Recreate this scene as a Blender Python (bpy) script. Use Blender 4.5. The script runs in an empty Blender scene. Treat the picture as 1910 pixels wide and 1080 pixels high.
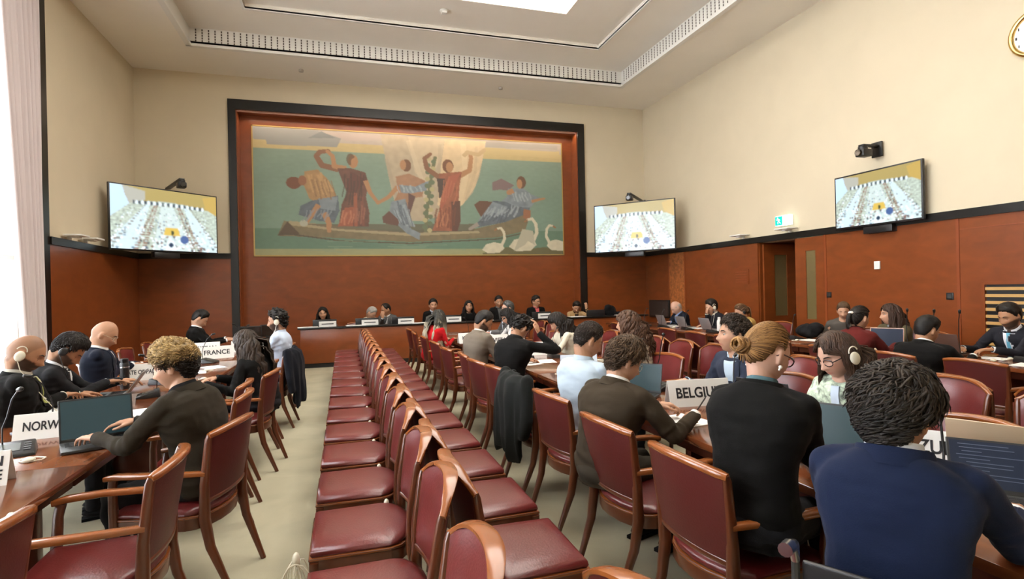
import bpy, bmesh, math, random
from mathutils import Vector, Matrix, noise
from mathutils.bvhtree import BVHTree
PI = math.pi
sc = bpy.context.scene
COL = sc.collection
# ---------------------------------------------------------------- camera
cd = bpy.data.cameras.new('camera'); cam = bpy.data.objects.new('camera', cd); COL.objects.link(cam)
cd.sensor_width = 36.0; cd.lens = 36.0*1027/1910; cd.clip_start = .05; cd.clip_end = 200
YAW = math.atan(315/1027.); ROLL = math.atan2(-84, 3660)
_F = Vector((math.sin(YAW), math.cos(YAW), 0)); _R = Vector((math.cos(YAW), -math.sin(YAW), 0)); _U = Vector((0, 0, 1))
_ix = math.cos(ROLL)*_R + math.sin(ROLL)*_U; _up = math.cos(ROLL)*_U - math.sin(ROLL)*_R
cam.matrix_world = Matrix(((_ix.x, _up.x, -_F.x, 0), (_ix.y, _up.y, -_F.y, 0), (_ix.z, _up.z, -_F.z, 1.6), (0, 0, 0, 1)))
sc.camera = cam
# ---------------------------------------------------------------- world, lights, exposure
w = bpy.data.worlds.new('world'); sc.world = w; w.use_nodes = True
w.node_tree.nodes['Background'].inputs[0].default_value = (.93, .96, 1, 1)
w.node_tree.nodes['Background'].inputs[1].default_value = 7.0
sc.view_settings.view_transform = 'Standard'; sc.view_settings.look = 'None'
sc.view_settings.gamma = 1; sc.view_settings.use_curve_mapping = False
sc.view_settings.exposure = 0.2
def area(name, loc, rot, sx, sy, power, color=(1, 1, 1)):
    l = bpy.data.lights.new(name, 'AREA'); l.shape = 'RECTANGLE'; l.size = sx; l.size_y = sy
    l.energy = power; l.color = color
    o = bpy.data.objects.new(name, l); o.location = loc; o.rotation_euler = rot; COL.objects.link(o); return o
# daylight coming in through the tall windows of the left wall
for _y in (8.0, 4.5, 1.0):
    area('window_daylight', (-4.75, _y, 3.5), (0, -PI/2, 0), 5.0, 2.2, 235, (.9, .95, 1))
# ---------------------------------------------------------------- materials
MATS = {}
def mat(name, color, rough=.5, metal=0, spec=.5, coat=0, noise_amt=0, noise_scale=6, stretch=(1, 1, 1), bump=0, bump_scale=40,
        emit=None, estr=0, sheen=0, attr=None, trans=0, alpha=1):
    if name in MATS: return MATS[name]
    m = bpy.data.materials.new(name); m.use_nodes = True; nt = m.node_tree; b = nt.nodes['Principled BSDF']
    c = tuple(color)+(1,) if len(color) == 3 else color
    b.inputs['Base Color'].default_value = c; b.inputs['Roughness'].default_value = rough
    b.inputs['Metallic'].default_value = metal; b.inputs['Specular IOR Level'].default_value = spec
    b.inputs['Coat Weight'].default_value = coat; b.inputs['Coat Roughness'].default_value = .15
    b.inputs['Sheen Weight'].default_value = sheen; b.inputs['Transmission Weight'].default_value = trans
    b.inputs['Alpha'].default_value = alpha
    if emit: b.inputs['Emission Color'].default_value = tuple(emit)+(1,); b.inputs['Emission Strength'].default_value = estr
    src = None
    if attr:
        a = nt.nodes.new('ShaderNodeVertexColor'); a.layer_name = attr; src = a.outputs['Color']
        nt.links.new(src, b.inputs['Base Color'])
        if estr and not emit:
            nt.links.new(src, b.inputs['Emission Color']); b.inputs['Emission Strength'].default_value = estr
    if noise_amt or bump:
        tc = nt.nodes.new('ShaderNodeTexCoord'); mp = nt.nodes.new('ShaderNodeMapping'); mp.inputs['Scale'].default_value = stretch
        nt.links.new(tc.outputs['Object'], mp.inputs['Vector'])
    if noise_amt:
        n = nt.nodes.new('ShaderNodeTexNoise'); n.inputs['Scale'].default_value = noise_scale; n.inputs['Detail'].default_value = 5
        n.inputs['Distortion'].default_value = .6
        nt.links.new(mp.outputs[0], n.inputs['Vector'])
        r = nt.nodes.new('ShaderNodeMapRange'); r.inputs[1].default_value = .3; r.inputs[2].default_value = .7
        r.inputs[3].default_value = 1-noise_amt; r.inputs[4].default_value = 1+noise_amt
        nt.links.new(n.outputs[0], r.inputs[0])
        mx = nt.nodes.new('ShaderNodeMix'); mx.data_type = 'RGBA'; mx.blend_type = 'MULTIPLY'; mx.inputs[0].default_value = 1
        if src: nt.links.new(src, mx.inputs[6])
        else: mx.inputs[6].default_value = c
        nt.links.new(r.outputs[0], mx.inputs[7]); nt.links.new(mx.outputs[2], b.inputs['Base Color'])
    if bump:
        n2 = nt.nodes.new('ShaderNodeTexNoise'); n2.inputs['Scale'].default_value = bump_scale; n2.inputs['Detail'].default_value = 3
        nt.links.new(mp.outputs[0], n2.inputs['Vector'])
        bp = nt.nodes.new('ShaderNodeBump'); bp.inputs['Strength'].default_value = bump; bp.inputs['Distance'].default_value = .01
        nt.links.new(n2.outputs[0], bp.inputs['Height']); nt.links.new(bp.outputs[0], b.inputs['Normal'])
    MATS[name] = m; return m
M_WALL = mat('cream_plaster', (.68, .59, .43), .85, noise_amt=.02, noise_scale=1.5)
M_CEIL = mat('ceiling_plaster', (.90, .85, .76), .9, noise_amt=.015, noise_scale=1)
M_TRIMW = mat('ceiling_moulding', (.82, .80, .74), .8)
M_CARPET = mat('beige_carpet', (.42, .385, .27), .95, noise_amt=.10, noise_scale=2.2, bump=.3, bump_scale=300)
M_PANEL = mat('mahogany_veneer', (.215, .052, .011), .36, coat=.25, noise_amt=.13, noise_scale=2.6, stretch=(1, 1, 2.2), spec=.4)
M_PANEL2 = mat('burr_veneer', (.40, .13, .035), .33, coat=.3, noise_amt=.4, noise_scale=14)
M_BLACKW = mat('black_lacquered_wood', (.005, .0045, .004), .35)
M_WOOD = mat('chair_wood', (.115, .027, .008), .3, coat=.45, noise_amt=.15, noise_scale=5, stretch=(2, 2, .8))
M_RIM = mat('pale_rail_wood', (.28, .083, .020), .25, coat=.5, noise_amt=.08, noise_scale=6, stretch=(1, 1, 1))
M_DARKW = mat('dark_chair_wood', (.10, .022, .009), .3, coat=.4, noise_amt=.2, noise_scale=5)
M_LEATH = mat('red_leather', (.14, .017, .016), .33, spec=.6, coat=.15, bump=.12, bump_scale=120, noise_amt=.08, noise_scale=4)
M_LEATHB = mat('dark_red_leather', (.085, .011, .009), .42, bump=.1, bump_scale=120)
M_TABLE = mat('polished_table_wood', (.165, .047, .015), .16, coat=.5, noise_amt=.22, noise_scale=4, stretch=(3, .5, 1))
M_BLACK = mat('black_plastic', (.012, .012, .013), .38)
M_DGREY = mat('dark_grey_plastic', (.04, .042, .042), .4)
M_WHITE = mat('white_card', (.80, .79, .76), .6)
M_CREAMP = mat('cream_plastic', (.72, .68, .55), .4)
M_INK = mat('black_ink', (.015, .015, .02), .5)
M_BLUEINK = mat('blue_ink', (.03, .10, .35), .5)
M_PAPER = mat('paper', (.82, .82, .80), .7)
M_METAL = mat('brushed_metal', (.62, .62, .63), .25, metal=1)
M_SCREEN = mat('dark_laptop_screen', (.020, .045, .05), .25, emit=(.05, .12, .14), estr=.12)
M_GLASSD = mat('dark_glass', (.02, .015, .01), .08, spec=.8)
M_GOLD = mat('gold_rim', (.70, .48, .18), .25, metal=1)
# ---------------------------------------------------------------- mesh builder
def V(*a): return Vector(a)
class MB:
    def __init__(s): s.v = []; s.f = []; s.m = []; s.c = None
    def add(s, vs, fs, mi=0):
        o = len(s.v); s.v += [Vector(x) for x in vs]; s.f += [tuple(i+o for i in f) for f in fs]; s.m += [mi]*len(fs); return s
    def box(s, c, d, mi=0, rz=0, M=None):
        x, y, z = (q/2 for q in d); vs = [Vector((i*x, j*y, k*z)) for i in (-1, 1) for j in (-1, 1) for k in (-1, 1)]
        if rz: R = Matrix.Rotation(rz, 3, 'Z'); vs = [R @ v for v in vs]
        vs = [v+Vector(c) for v in vs]
        if M: vs = [M @ v for v in vs]
        return s.add(vs, [(0, 1, 3, 2), (4, 6, 7, 5), (0, 4, 5, 1), (2, 3, 7, 6), (0, 2, 6, 4), (1, 5, 7, 3)], mi)
    def b2(s, a, b, mi=0):
        return s.box([(p+q)/2 for p, q in zip(a, b)], [abs(q-p) for p, q in zip(a, b)], mi)
    def rings(s, rs, mi=0, caps=True, closed=True):
        n = len(rs[0]); vs = [p for r in rs for p in r]; fs = []
        for i in range(len(rs)-1):
            for j in range(n if closed else n-1):
                k = (j+1) % n; fs.append((i*n+j, i*n+k, (i+1)*n+k, (i+1)*n+j))
        if caps: fs.append(tuple(range(n-1, -1, -1))); fs.append(tuple((len(rs)-1)*n+j for j in range(n)))
        return s.add(vs, fs, mi)
    def tube(s, pts, rad, n=8, mi=0, up=None, sq=False, caps=True):
        # rad: number, list of numbers or list of (a, b); sq: rounded rectangle section
        pts = [Vector(p) for p in pts]; N = len(pts); rs = []
        if not isinstance(rad, (list, tuple)) or (isinstance(rad, tuple)): rad = [rad]*N
        side = None
        for i, p in enumerate(pts):
            t = (pts[min(i+1, N-1)]-pts[max(i-1, 0)]); t = t.normalized() if t.length > 1e-9 else Vector((0, 0, 1))
            if up is not None: u = Vector(up)
            else: u = side if side is not None else (Vector((0, 0, 1)) if abs(t.z) < .9 else Vector((0, 1, 0)))
            b = (u - t*u.dot(t)); b = b.normalized() if b.length > 1e-6 else t.orthogonal().normalized()
            if up is None: side = b
            a = t.cross(b); r = rad[i]; ra, rb = r if isinstance(r, (tuple, list)) else (r, r)
            ring = []
            if sq:
                k = .62
                for (x, y) in ((1, k), (k, 1), (-k, 1), (-1, k), (-1, -k), (-k, -1), (k, -1), (1, -k)): ring.append(p+a*ra*x+b*rb*y)
            else:
                for j in range(n): th = 2*PI*j/n; ring.append(p+a*ra*math.cos(th)+b*rb*math.sin(th))
            rs.append(ring)
        return s.rings(rs, mi, caps)
    def ell(s, c, r, n=12, m=8, mi=0, R=None):
        c = Vector(c); vs = []; fs = []
        if not isinstance(r, (list, tuple)): r = (r, r, r)
        for i in range(1, m):
            ph = PI*i/m
            for j in range(n):
                th = 2*PI*j/n; v = Vector((r[0]*math.sin(ph)*math.cos(th), r[1]*math.sin(ph)*math.sin(th), r[2]*math.cos(ph)))
                vs.append(c+(R @ v if R else v))
        t = Vector((0, 0, r[2])); vs.append(c+(R @ t if R else t)); vs.append(c-(R @ t if R else t)); T = len(vs)-2
        for i in range(m-2):
            for j in range(n): k = (j+1) % n; fs.append((i*n+j, (i+1)*n+j, (i+1)*n+k, i*n+k))
        for j in range(n): k = (j+1) % n; fs.append((T, j, k)); fs.append((T+1, (m-2)*n+k, (m-2)*n+j))
        return s.add(vs, fs, mi)
    def cap(s, p0, r0, p1, r1, n=12, mi=0):
        p0 = Vector(p0); p1 = Vector(p1); d = p1-p0; L = d.length
        if L < 1e-6: return s.ell(p0, max(r0, r1), n, 8, mi)
        t = d/L; pts = []; rr = []
        for a in (-1, -.92, -.7, -.38, 0): pts.append(p0+t*r0*a); rr.append(max(r0*math.sqrt(max(0, 1-a*a)), 1e-4))
        for a in (0, .38, .7, .92, 1): pts.append(p1+t*r1*a); rr.append(max(r1*math.sqrt(max(0, 1-a*a)), 1e-4))
        return s.tube(pts, rr, n, mi)
    def prism(s, poly, z0, z1, mi=0):
        n = len(poly); vs = [(x, y, z0) for x, y in poly]+[(x, y, z1) for x, y in poly]
        fs = [tuple(range(n-1, -1, -1)), tuple(range(n, 2*n))]+[(i, (i+1) % n, n+(i+1) % n, n+i) for i in range(n)]
        return s.add(vs, fs, mi)
    def xf(s, M, start=0):
        for i in range(start, len(s.v)): s.v[i] = M @ s.v[i]
        return s
    def mesh(s, name, mats, smooth=True, bevel=0, sharp=40, cols=None):
        me = bpy.data.meshes.new(name); me.from_pydata([tuple(v) for v in s.v], [], s.f)
        for m in (mats if isinstance(mats, (list, tuple)) else [mats]): me.materials.append(m)
        for p, mi in zip(me.polygons, s.m): p.material_index = mi
        bm = bmesh.new(); bm.from_mesh(me); bmesh.ops.recalc_face_normals(bm, faces=bm.faces)
        if bevel:
            es = [e for e in bm.edges if len(e.link_faces) == 2 and e.calc_face_angle(0) > math.radians(35)]
            bmesh.ops.bevel(bm, geom=es, offset=bevel, segments=2, affect='EDGES', profile=.5, clamp_overlap=True)
        for f in bm.faces: f.smooth = smooth
        for e in bm.edges:
            if len(e.link_faces) == 2 and e.calc_face_angle(0) > math.radians(sharp): e.smooth = False
        bm.to_mesh(me); bm.free()
        if cols: setcol(me, cols)
        return me
    def build(s, name, mats, parent=None, **k):
        o = bpy.data.objects.new(name, s.mesh(name, mats, **k)); COL.objects.link(o)
        if parent: o.parent = parent
        return o
def setcol(me, cols):
    a = me.color_attributes.new('col', 'FLOAT_COLOR', 'POINT')
    flat = []
    for c in cols: flat += [c[0], c[1], c[2], 1.0]
    a.data.foreach_set('color', flat)
def tag(o, label=None, cat=None, group=None, kind=None):
    if label: o['label'] = label
    if cat: o['category'] = cat
    if group: o['group'] = group
    if kind: o['kind'] = kind
    return o
def empty(name, loc=(0, 0, 0), rz=0, label=None, cat=None, group=None):
    o = bpy.data.objects.new(name, None); COL.objects.link(o); o.location = loc; o.rotation_euler = (0, 0, rz)
    o.empty_display_size = .05
    return tag(o, label, cat, group)
def kids(o): return [c for c in COL.objects if c.parent == o]
_kids = {}
def dup(root, loc, rz, label, group=None):
    r = root.copy(); COL.objects.link(r); r.location = loc; r.rotation_euler = (0, 0, rz)
    tag(r, label, None, group)
    if root.name not in _kids: _kids[root.name] = [(c, kids(c)) for c in kids(root)]
    for c, gs in _kids[root.name]:
        d = c.copy(); COL.objects.link(d); d.parent = r
        for g in gs: e = g.copy(); COL.objects.link(e); e.parent = d
    return r
def struct(name, mb, m, **k):
    o = mb.build(name, m, smooth=False, **k); o['kind'] = 'structure'; return o
ORD = ['first', 'second', 'third', 'fourth', 'fifth', 'sixth', 'seventh', 'eighth', 'ninth', 'tenth', 'eleventh', 'twelfth', 'thirteenth', 'fourteenth', 'fifteenth', 'sixteenth', 'seventeenth', 'eighteenth', 'nineteenth']
# ---------------------------------------------------------------- the room
XL, XR, YB, YF, ZC = -4.33, 8.37, 14.04, -5.0, 6.69
RZ0, RZ1 = 2.46, 2.58
struct('floor', MB().b2((XL-.4, YF-.2, -.1), (XR+1.6, YB+.8, 0)), M_CARPET)
# back wall above and beside the framed niche (niche x -2.28..6.27, z up to 5.92)
NX0, NX1, NZ = -2.30, 6.30, 5.93
b = MB(); b.b2((XL-.4, YB, 0), (NX0, YB+.5, ZC)); b.b2((NX1, YB, 0), (XR+.4, YB+.5, ZC)); b.b2((NX0, YB, NZ), (NX1, YB+.5, ZC))
struct('wall_back', b, M_WALL)
struct('wall_niche', MB().b2((NX0-.1, YB+.38, 0), (NX1+.1, YB+.5, NZ+.1)), M_PANEL)
b = MB(); b.b2((NX0-.001, YB-.01, 0), (NX0+.03, YB+.38, NZ)); b.b2((NX1-.03, YB-.01, 0), (NX1+.001, YB+.38, NZ)); b.b2((NX0, YB+.05, NZ-.03), (NX1, YB+.38, NZ))
struct('trim_1', b, M_PANEL)
b = MB(); b.b2((-2.45, YB-.06, 0), (NX0+.012, YB-.002, 6.14)); b.b2((NX1-.012, YB-.06, 0), (6.48, YB-.002, 6.14)); b.b2((-2.45, YB-.061, NZ-.012), (6.48, YB-.003, 6.14))
struct('trim_2', b, M_BLACKW)
# light slot at the top of the niche
b = MB(); b.b2((NX0+.03, YB+.02, NZ-.05), (NX1-.03, YB+.06, NZ-.012)); o = b.build('light_slot', mat('slot_cover', (.5, .25, .18), .5), smooth=False)
tag(o, 'thin pinkish metal cover strip along the top inner edge of the mural niche', 'light fitting')
for _x in (-1.2, .9, 3.0, 5.1):
    _a = area('niche_lamp', (_x+.1, YB+.13, NZ-.05), (-.25, 0, 0), 2.0, .06, 13, (1, .80, .62)); 
# left wall with three tall windows, right wall with the door opening
WINS = [(6.75, 9.75), (2.95, 6.0), (-.8, 2.2)]
ys = [YF]+sorted([y for w_ in WINS for y in w_])+[YB+.5]
b = MB()
for i in range(0, len(ys), 2): b.b2((XL-.35, ys[i], 0), (XL, ys[i+1], ZC))
for y0, y1 in WINS: b.b2((XL-.35, y0, 0), (XL, y1, .12)); b.b2((XL-.35, y0, 6.45), (XL, y1, ZC))
struct('wall_left', b, M_WALL)
DY0, DY1 = 8.52, 9.54
b = MB(); b.b2((XR, YF, 0), (XR+.3, DY0, ZC)); b.b2((XR, DY1, 0), (XR+.3, YB+.5, ZC)); b.b2((XR, DY0, 2.46), (XR+.3, DY1, ZC))
struct('wall_right', b, M_WALL)
b = MB(); b.b2((XL-.4, YF-.2, 0), (XR+.4, YF, ZC)); struct('wall_front', b, M_WALL)
# wood wainscot
def wains(name, b): struct(name, b, M_PANEL)
b = MB(); b.b2((XL, 10.18, 0), (XL+.03, YB, RZ0)); wains('trim_3', b)
b = MB(); b.b2((XL+.03, YB-.03, 0), (-2.45, YB, RZ0)); b.b2((6.48, YB-.03, 0), (XR-.03, YB, RZ0)); wains('trim_4', b)
b = MB(); b.b2((XR-.03, DY1, 0), (XR, 12.13, RZ0)); b.b2((XR-.03, 12.85, 0), (XR, YB, RZ0)); b.b2((XR-.03, 5.62, 0), (XR, 7.86, RZ0)); b.b2((XR-.03, YF, 0), (XR, 5.585, RZ0))
b.b2((XR-.022, 5.585, 2.36), (XR, 5.62, RZ0)); b.b2((XR-.015, 5.585, 0), (XR, 5.62, 2.36)); wains('trim_5', b)
struct('trim_6', MB().b2((XR-.034, 12.13, 0), (XR, 12.85, RZ0)), M_PANEL2)
b = MB(); b.b2((XL, 10.18, RZ0), (XL+.06, YB, RZ1)); b.b2((XL, YB-.06, RZ0), (-2.44, YB, RZ1)); b.b2((6.47, YB-.06, RZ0), (XR, YB, RZ1)); b.b2((XR-.06, YF, RZ0), (XR, YB, RZ1))
struct('trim_7', b, M_BLACKW)
# dark window pier trim at the end of the window zone
b = MB(); b.b2((XL-.1, 10.00, 0), (XL+.035, 10.18, ZC)); struct('trim_8', b, M_BLACKW)
b = MB(); b.b2((XL, YF, 0), (XL+.02, 10.02, .12)); struct('baseboard_left', b, M_BLACKW)
# thin seams and vertical stiles of the right wall panels
b = MB()
for y in (5.60, 7.84, 12.13, 12.85): b.b2((XR-.04, y-.02, 0), (XR-.028, y+.02, RZ0))
b.b2((XR-.036, YF, 2.30), (XR-.029, 5.58, 2.312)); b.b2((XR-.038, 7.84, 0), (XR-.028, 7.88, 2.46))
struct('trim_9', b, mat('seam_wood', (.25, .055, .012), .4))
# ceiling with coffer
CX0, CX1, CY0, CY1, CZ = -2.86, 6.86, -3.2, 12.5, 7.05
b = MB(); b.b2((XL-.4, YF-.2, ZC), (CX0, YB+.5, ZC+.08)); b.b2((CX1, YF-.2, ZC), (XR+.4, YB+.5, ZC+.08)); b.b2((CX0, CY1, ZC), (CX1, YB+.5, ZC+.08)); b.b2((CX0, YF-.2, ZC), (CX1, CY0, ZC+.08))
struct('ceiling', b, M_CEIL)
SX0, SX1, SY0, SY1 = -.35, 4.44, 2.0, 10.30
b = MB(); z = CZ+.10
b.b2((CX0-.2, CY0-.2, z), (SX0, CY1+.2, z+.08)); b.b2((SX1, CY0-.2, z), (CX1+.2, CY1+.2, z+.08)); b.b2((SX0, CY0-.2, z), (SX1, SY0, z+.08)); b.b2((SX0, SY1, z), (SX1, CY1+.2, z+.08))
o = struct('ceiling', b, M_CEIL)
# step of the coffer: outer field 4cm lower, with thin moulding
b = MB(); ix0, ix1, iy0, iy1 = -1.66, 5.70, -2.0, 11.42
for a in (((CX0-.1, CY0-.1), (ix0, CY1+.1)), ((ix1, CY0-.1), (CX1+.1, CY1+.1)), ((ix0, iy1), (ix1, CY1+.1)), ((ix0, CY0-.1), (ix1, iy0))):
    b.b2((a[0][0], a[0][1], CZ), (a[1][0], a[1][1], CZ+.1))
struct('ceiling', b, M_CEIL)
b = MB()
for a in (((ix0-.05, iy0), (ix0, iy1)), ((ix1, iy0), (ix1+.05, iy1)), ((ix0-.05, iy1), (ix1+.05, iy1+.05))):
    b.b2((a[0][0], a[0][1], CZ-.018), (a[1][0], a[1][1], CZ+.03))
struct('trim_10', b, M_TRIMW)
# perforated vent band round the coffer
b = MB(); b.b2((CX0-.06, CY1, ZC-.03), (CX1+.06, CY1+.06, CZ+.01)); b.b2((CX0-.06, CY0, ZC-.03), (CX0, CY1, CZ+.01)); b.b2((CX1, CY0, ZC-.03), (CX1+.06, CY1, CZ+.01))
b.b2((CX0-.06, CY1-.05, ZC-.035), (CX1+.06, CY1+.05, ZC+.02)); b.b2((CX0-.05, CY0, ZC-.035), (CX0+.05, CY1, ZC+.02)); b.b2((CX1-.05, CY0, ZC-.035), (CX1+.05, CY1, ZC+.02))
struct('trim_11', b, M_TRIMW)
b = MB(); x = CX0+.12
while x < CX1-.05:
    for r in range(5): b.b2((x-.012, CY1-.004, ZC+.075+r*.055), (x+.012, CY1+.004, ZC+.115+r*.055))
    x += .118
y = 1.5
while y < CY1-.1:
    for r in range(5): b.b2((CX1-.004, y-.012, ZC+.075+r*.055), (CX1+.004, y+.012, ZC+.115+r*.055))
    y += .118
struct('trim_12', b, mat('vent_shadow', (.12, .10, .08), .9))
# skylight
b = MB(); b.b2((SX0-.02, SY0-.02, CZ+.12), (SX1+.02, SY1+.02, CZ+.15)); o = b.build('skylight', mat('skylight_glass', (1, 1, 1), .5, emit=(1, .94, .84), estr=4.8), smooth=False)
tag(o, 'large blown-out white luminous skylight panel in the middle of the ceiling', 'skylight'); o['kind'] = 'structure'
b = MB(); b.ell((2.03, 10.76, CZ+.09), (.09, .09, .025), 16, 6); b.b2((1.98, 10.71, CZ+.03), (2.08, 10.81, CZ+.07)); o = b.build('smoke_detector', M_TRIMW)
tag(o, 'small white smoke detector on the ceiling ahead of the skylight', 'smoke detector')
for i, (px_, lab) in enumerate(((-.8, 'small round white ceiling sensor above the left part of the mural'), (3.9, 'small round white ceiling sensor above the right part of the mural'))):
    b = MB(); b.tube([(px_, 13.3, ZC), (px_, 13.3, ZC-.05)], .05, 14); o = b.build('ceiling_sensor', mat('sensor_grey', (.55, .52, .46), .6)); tag(o, lab, 'sensor')
# windows
for i, (y0, y1) in enumerate(WINS):
    r = empty('window_%d' % (i+1), (XL-.2, (y0+y1)/2, .12)); r['kind'] = 'structure'; w_ = y1-y0
    f = MB()
    for yy in (-w_/2+.03, -w_/6, w_/6, w_/2-.03): f.b2((-.03, yy-.03, 0), (.03, yy+.03, 6.33))
    for zz in (.03, 2.1, 4.2, 6.30): f.b2((-.03, -w_/2, zz-.03), (.03, w_/2, zz+.03))
    f.build('window_frame', M_TRIMW, r, smooth=False)
    g = MB(); g.b2((-.006, -w_/2+.02, .02), (.006, w_/2-.02, 6.31)); g.build('pane', mat('clear_glass', (1, 1, 1), .02, trans=1), r, smooth=False)
# curtains
def curtain(y0, y1, label, x=XL+.16, amp=.055, waves=7, z0=.04, z1=6.5, taper=0):
    vs = []; nz = 30; ny = waves*10; fs = []
    for i in range(nz+1):
        t = i/nz; z = z0+(z1-z0)*t
        for j in range(ny+1):
            u = j/ny; gath = 1-taper*(1-t)*.5
            y = y1-(y1-y0)*(1-u)*gath
            xx = x+amp*(math.sin(u*waves*2*PI+.5*math.sin(t*2.2+u*5))+.35*math.sin(u*waves*4.3*PI+t))*(.55+.45*(1-t))
            vs.append((xx, y, z))
    for i in range(nz):
        for j in range(ny): a = i*(ny+1)+j; fs.append((a, a+1, a+ny+2, a+ny+1))
    b = MB().add(vs, fs); o = b.build('curtain', mat('pale_curtain', (.66, .58, .58), .9, sheen=.3, trans=0), sharp=180)
    s = o.modifiers.new('s', 'SOLIDIFY'); s.thickness = .006; tag(o, label, 'curtain'); return o
curtain(8.75, 9.82, 'pinkish white floor-length curtain gathered beside the dark pier at the far window', taper=1.0, x=XL+.10)
curtain(5.9, 6.8, 'pinkish white floor-length curtain between the two nearer windows')
# door on the right wall: a closed leaf and an open lobby with a second door
def door_leaf(name, w_, h, label=None):
    r = empty(name); r['kind'] = 'structure'; x0, x1 = w_*.28, w_*.62; z0, z1 = .92, 2.2
    f = MB(); f.b2((0, 0, 0), (x0, .045, h)); f.b2((x1, 0, 0), (w_, .045, h)); f.b2((x0, 0, 0), (x1, .045, z0)); f.b2((x0, 0, z1), (x1, .045, h)); f.build('door_panel', M_PANEL, r, smooth=False)
    g = MB(); g.b2((x0, .015, z0), (x1, .03, z1)); g.build('glass_strip', mat('amber_door_glass', (.16, .12, .05), .12), r, smooth=False)
    k = MB(); k.tube([(w_-.07, -.02, 1.0), (w_-.07, -.06, 1.0), (w_-.07, -.06, 1.12), (w_-.07, -.02, 1.12)], .009, 8); k.b2((w_-.09, -.006, .96), (w_-.05, 0, 1.16)); k.build('door_handle', mat('aged_brass', (.25, .15, .06), .35, metal=1), r)
    return r
d1 = door_leaf('door_1', .66, 2.45); d1.location = (XR-.04, 7.87, 0); d1.rotation_euler = (0, 0, PI/2); d1.matrix_world = Matrix.Translation((XR+.005, 7.87, 0)) @ Matrix.Rotation(PI/2, 4, 'Z')
struct('trim_13', MB().b2((XR-.02, 7.86, 0), (XR, 8.52, .01)), M_PANEL)
d2 = door_leaf('door_2', .95, 2.42); d2.location = (XR+.04, 9.44, 0)
b = MB(); b.b2((XR+.3, DY0-.06, 0), (XR+1.3, DY0, 2.5)); b.b2((XR+.3, DY1, 0), (XR+1.3, DY1+.06, 2.5)); b.b2((XR+1.0, DY0, 0), (XR+1.3, DY1, 2.5)); b.b2((XR+.3, DY0-.06, 2.46), (XR+1.3, DY1+.06, 2.52))
b.b2((XR, DY0-.0, 0), (XR+.3, DY0+.02, 2.46)); b.b2((XR, DY1-.02, 0), (XR+.3, DY1, 2.46)); struct('wall_lobby', b, M_PANEL)
# ---- fittings on the walls
def wallbox(name, y, z, dy, dz, th, m, label, cat, x=XR-.03):
    b = MB().b2((x-th, y-dy/2, z-dz/2), (x, y+dy/2, z+dz/2)); o = b.build(name, m, bevel=.004); return tag(o, label, cat)
o = wallbox('thermostat', 6.83, 1.86, .10, .13, .025, M_WHITE, 'small white wall plate on the wood panel under the wall-mounted television', 'wall plate')
for (y, z, l) in ((7.83-.05, 1.375, 'small square black socket plate on the panel right of the door'), (5.72, 1.36, 'larger square black socket plate near the ventilation grille')):
    o = empty('socket_plate', (XR-.03, y, z)); tag(o, l, 'socket'); b = MB().b2((-.012, -.05, -.05), (0, .05, .05)); b.build('plate', M_BLACK, o, bevel=.003)
    c = MB(); c.b2((-.016, -.03, -.03), (-.012, .03, .03)); c.build('insert', M_DGREY, o)
o = empty('wall_speaker', (XR-.035, 13.3, .98), 0, 'black rectangular loudspeaker grille low on the right wall near the far corner', 'loudspeaker')
MB().b2((-.05, -.5, -.24), (0, .5, .24)).build('cabinet', M_BLACK, o, bevel=.01); MB().b2((-.056, -.46, -.2), (-.05, .46, .2)).build('grille', mat('brown_grille', (.035, .018, .012), .9), o)
o = empty('ventilation_grille', (XR-.03, 4.3, 1.1), 0, 'slatted wooden ventilation grille set into the right wall behind the man in the blue tie', 'grille')
MB().b2((-.004, -.95, -.42), (0, .95, .42)).build('backing', M_BLACK, o, smooth=False)
for k in range(9):
    MB().b2((-.03, -.95, -.40+k*.093), (-.004, .95, -.36+k*.093)).build('slat', mat('pale_slat_wood', (.55, .32, .11), .4), o, smooth=False)
b = MB(); b.b2((-.035, -1.0, .42), (0, 1.0, .46)); b.b2((-.035, -1.0, -.46), (0, 1.0, -.42)); b.b2((-.035, .955, -.42), (0, 1.0, .42)); b.build('grille_frame', M_PANEL, o, smooth=False)
o = empty('louvre_plate', (XR-.03, 10.03, 1.76), 0, 'faint square wooden louvre plate on the panel left of the doorway', 'louvre')
MB().b2((-.012, -.22, -.16), (0, .22, .16)).build('plate', M_PANEL, o, smooth=False)
for k in range(5): MB().b2((-.02, -.18, -.12+k*.055), (-.012, .18, -.10+k*.055)).build('slat', mat('seam_wood', (.25, .055, .012), .4), o, smooth=False)
# exit sign above the lobby
o = empty('exit_sign', (XR-.08, 8.75, 2.83), 0, 'lit white and cyan exit sign box above the doorway', 'exit sign')
MB().b2((-.04, -.19, -.10), (.04, .19, .10)).build('sign_box', mat('sign_white', (.9, .95, .95), .4, emit=(.75, .95, 1), estr=.75), o, bevel=.01)
g = mat('exit_green', (.0, .45, .38), .4, emit=(.0, .62, .55), estr=.6)
b = MB(); b.b2((-.046, .0, -.085), (-.04, .175, .085)); b.build('green_field', g, o, smooth=False)
ww = mat('exit_white', (1, 1, 1), .4, emit=(.9, 1, 1), estr=.8); b = MB()
b.ell((-.047, .11, .055), (.003, .016, .016), 8, 6); b.tube([(-.048, .1, .04), (-.048, .08, 0)], .011, 6); b.tube([(-.048, .08, 0), (-.048, .11, -.03), (-.048, .10, -.06)], .007, 6); b.tube([(-.048, .08, 0), (-.048, .06, -.035), (-.048, .03, -.05)], .007, 6)
b.tube([(-.048, .098, .035), (-.048, .125, .015), (-.048, .14, .03)], .006, 6); b.tube([(-.048, .098, .035), (-.048, .065, .03), (-.048, .05, .005)], .006, 6); b.build('running_figure', ww, o)
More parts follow.
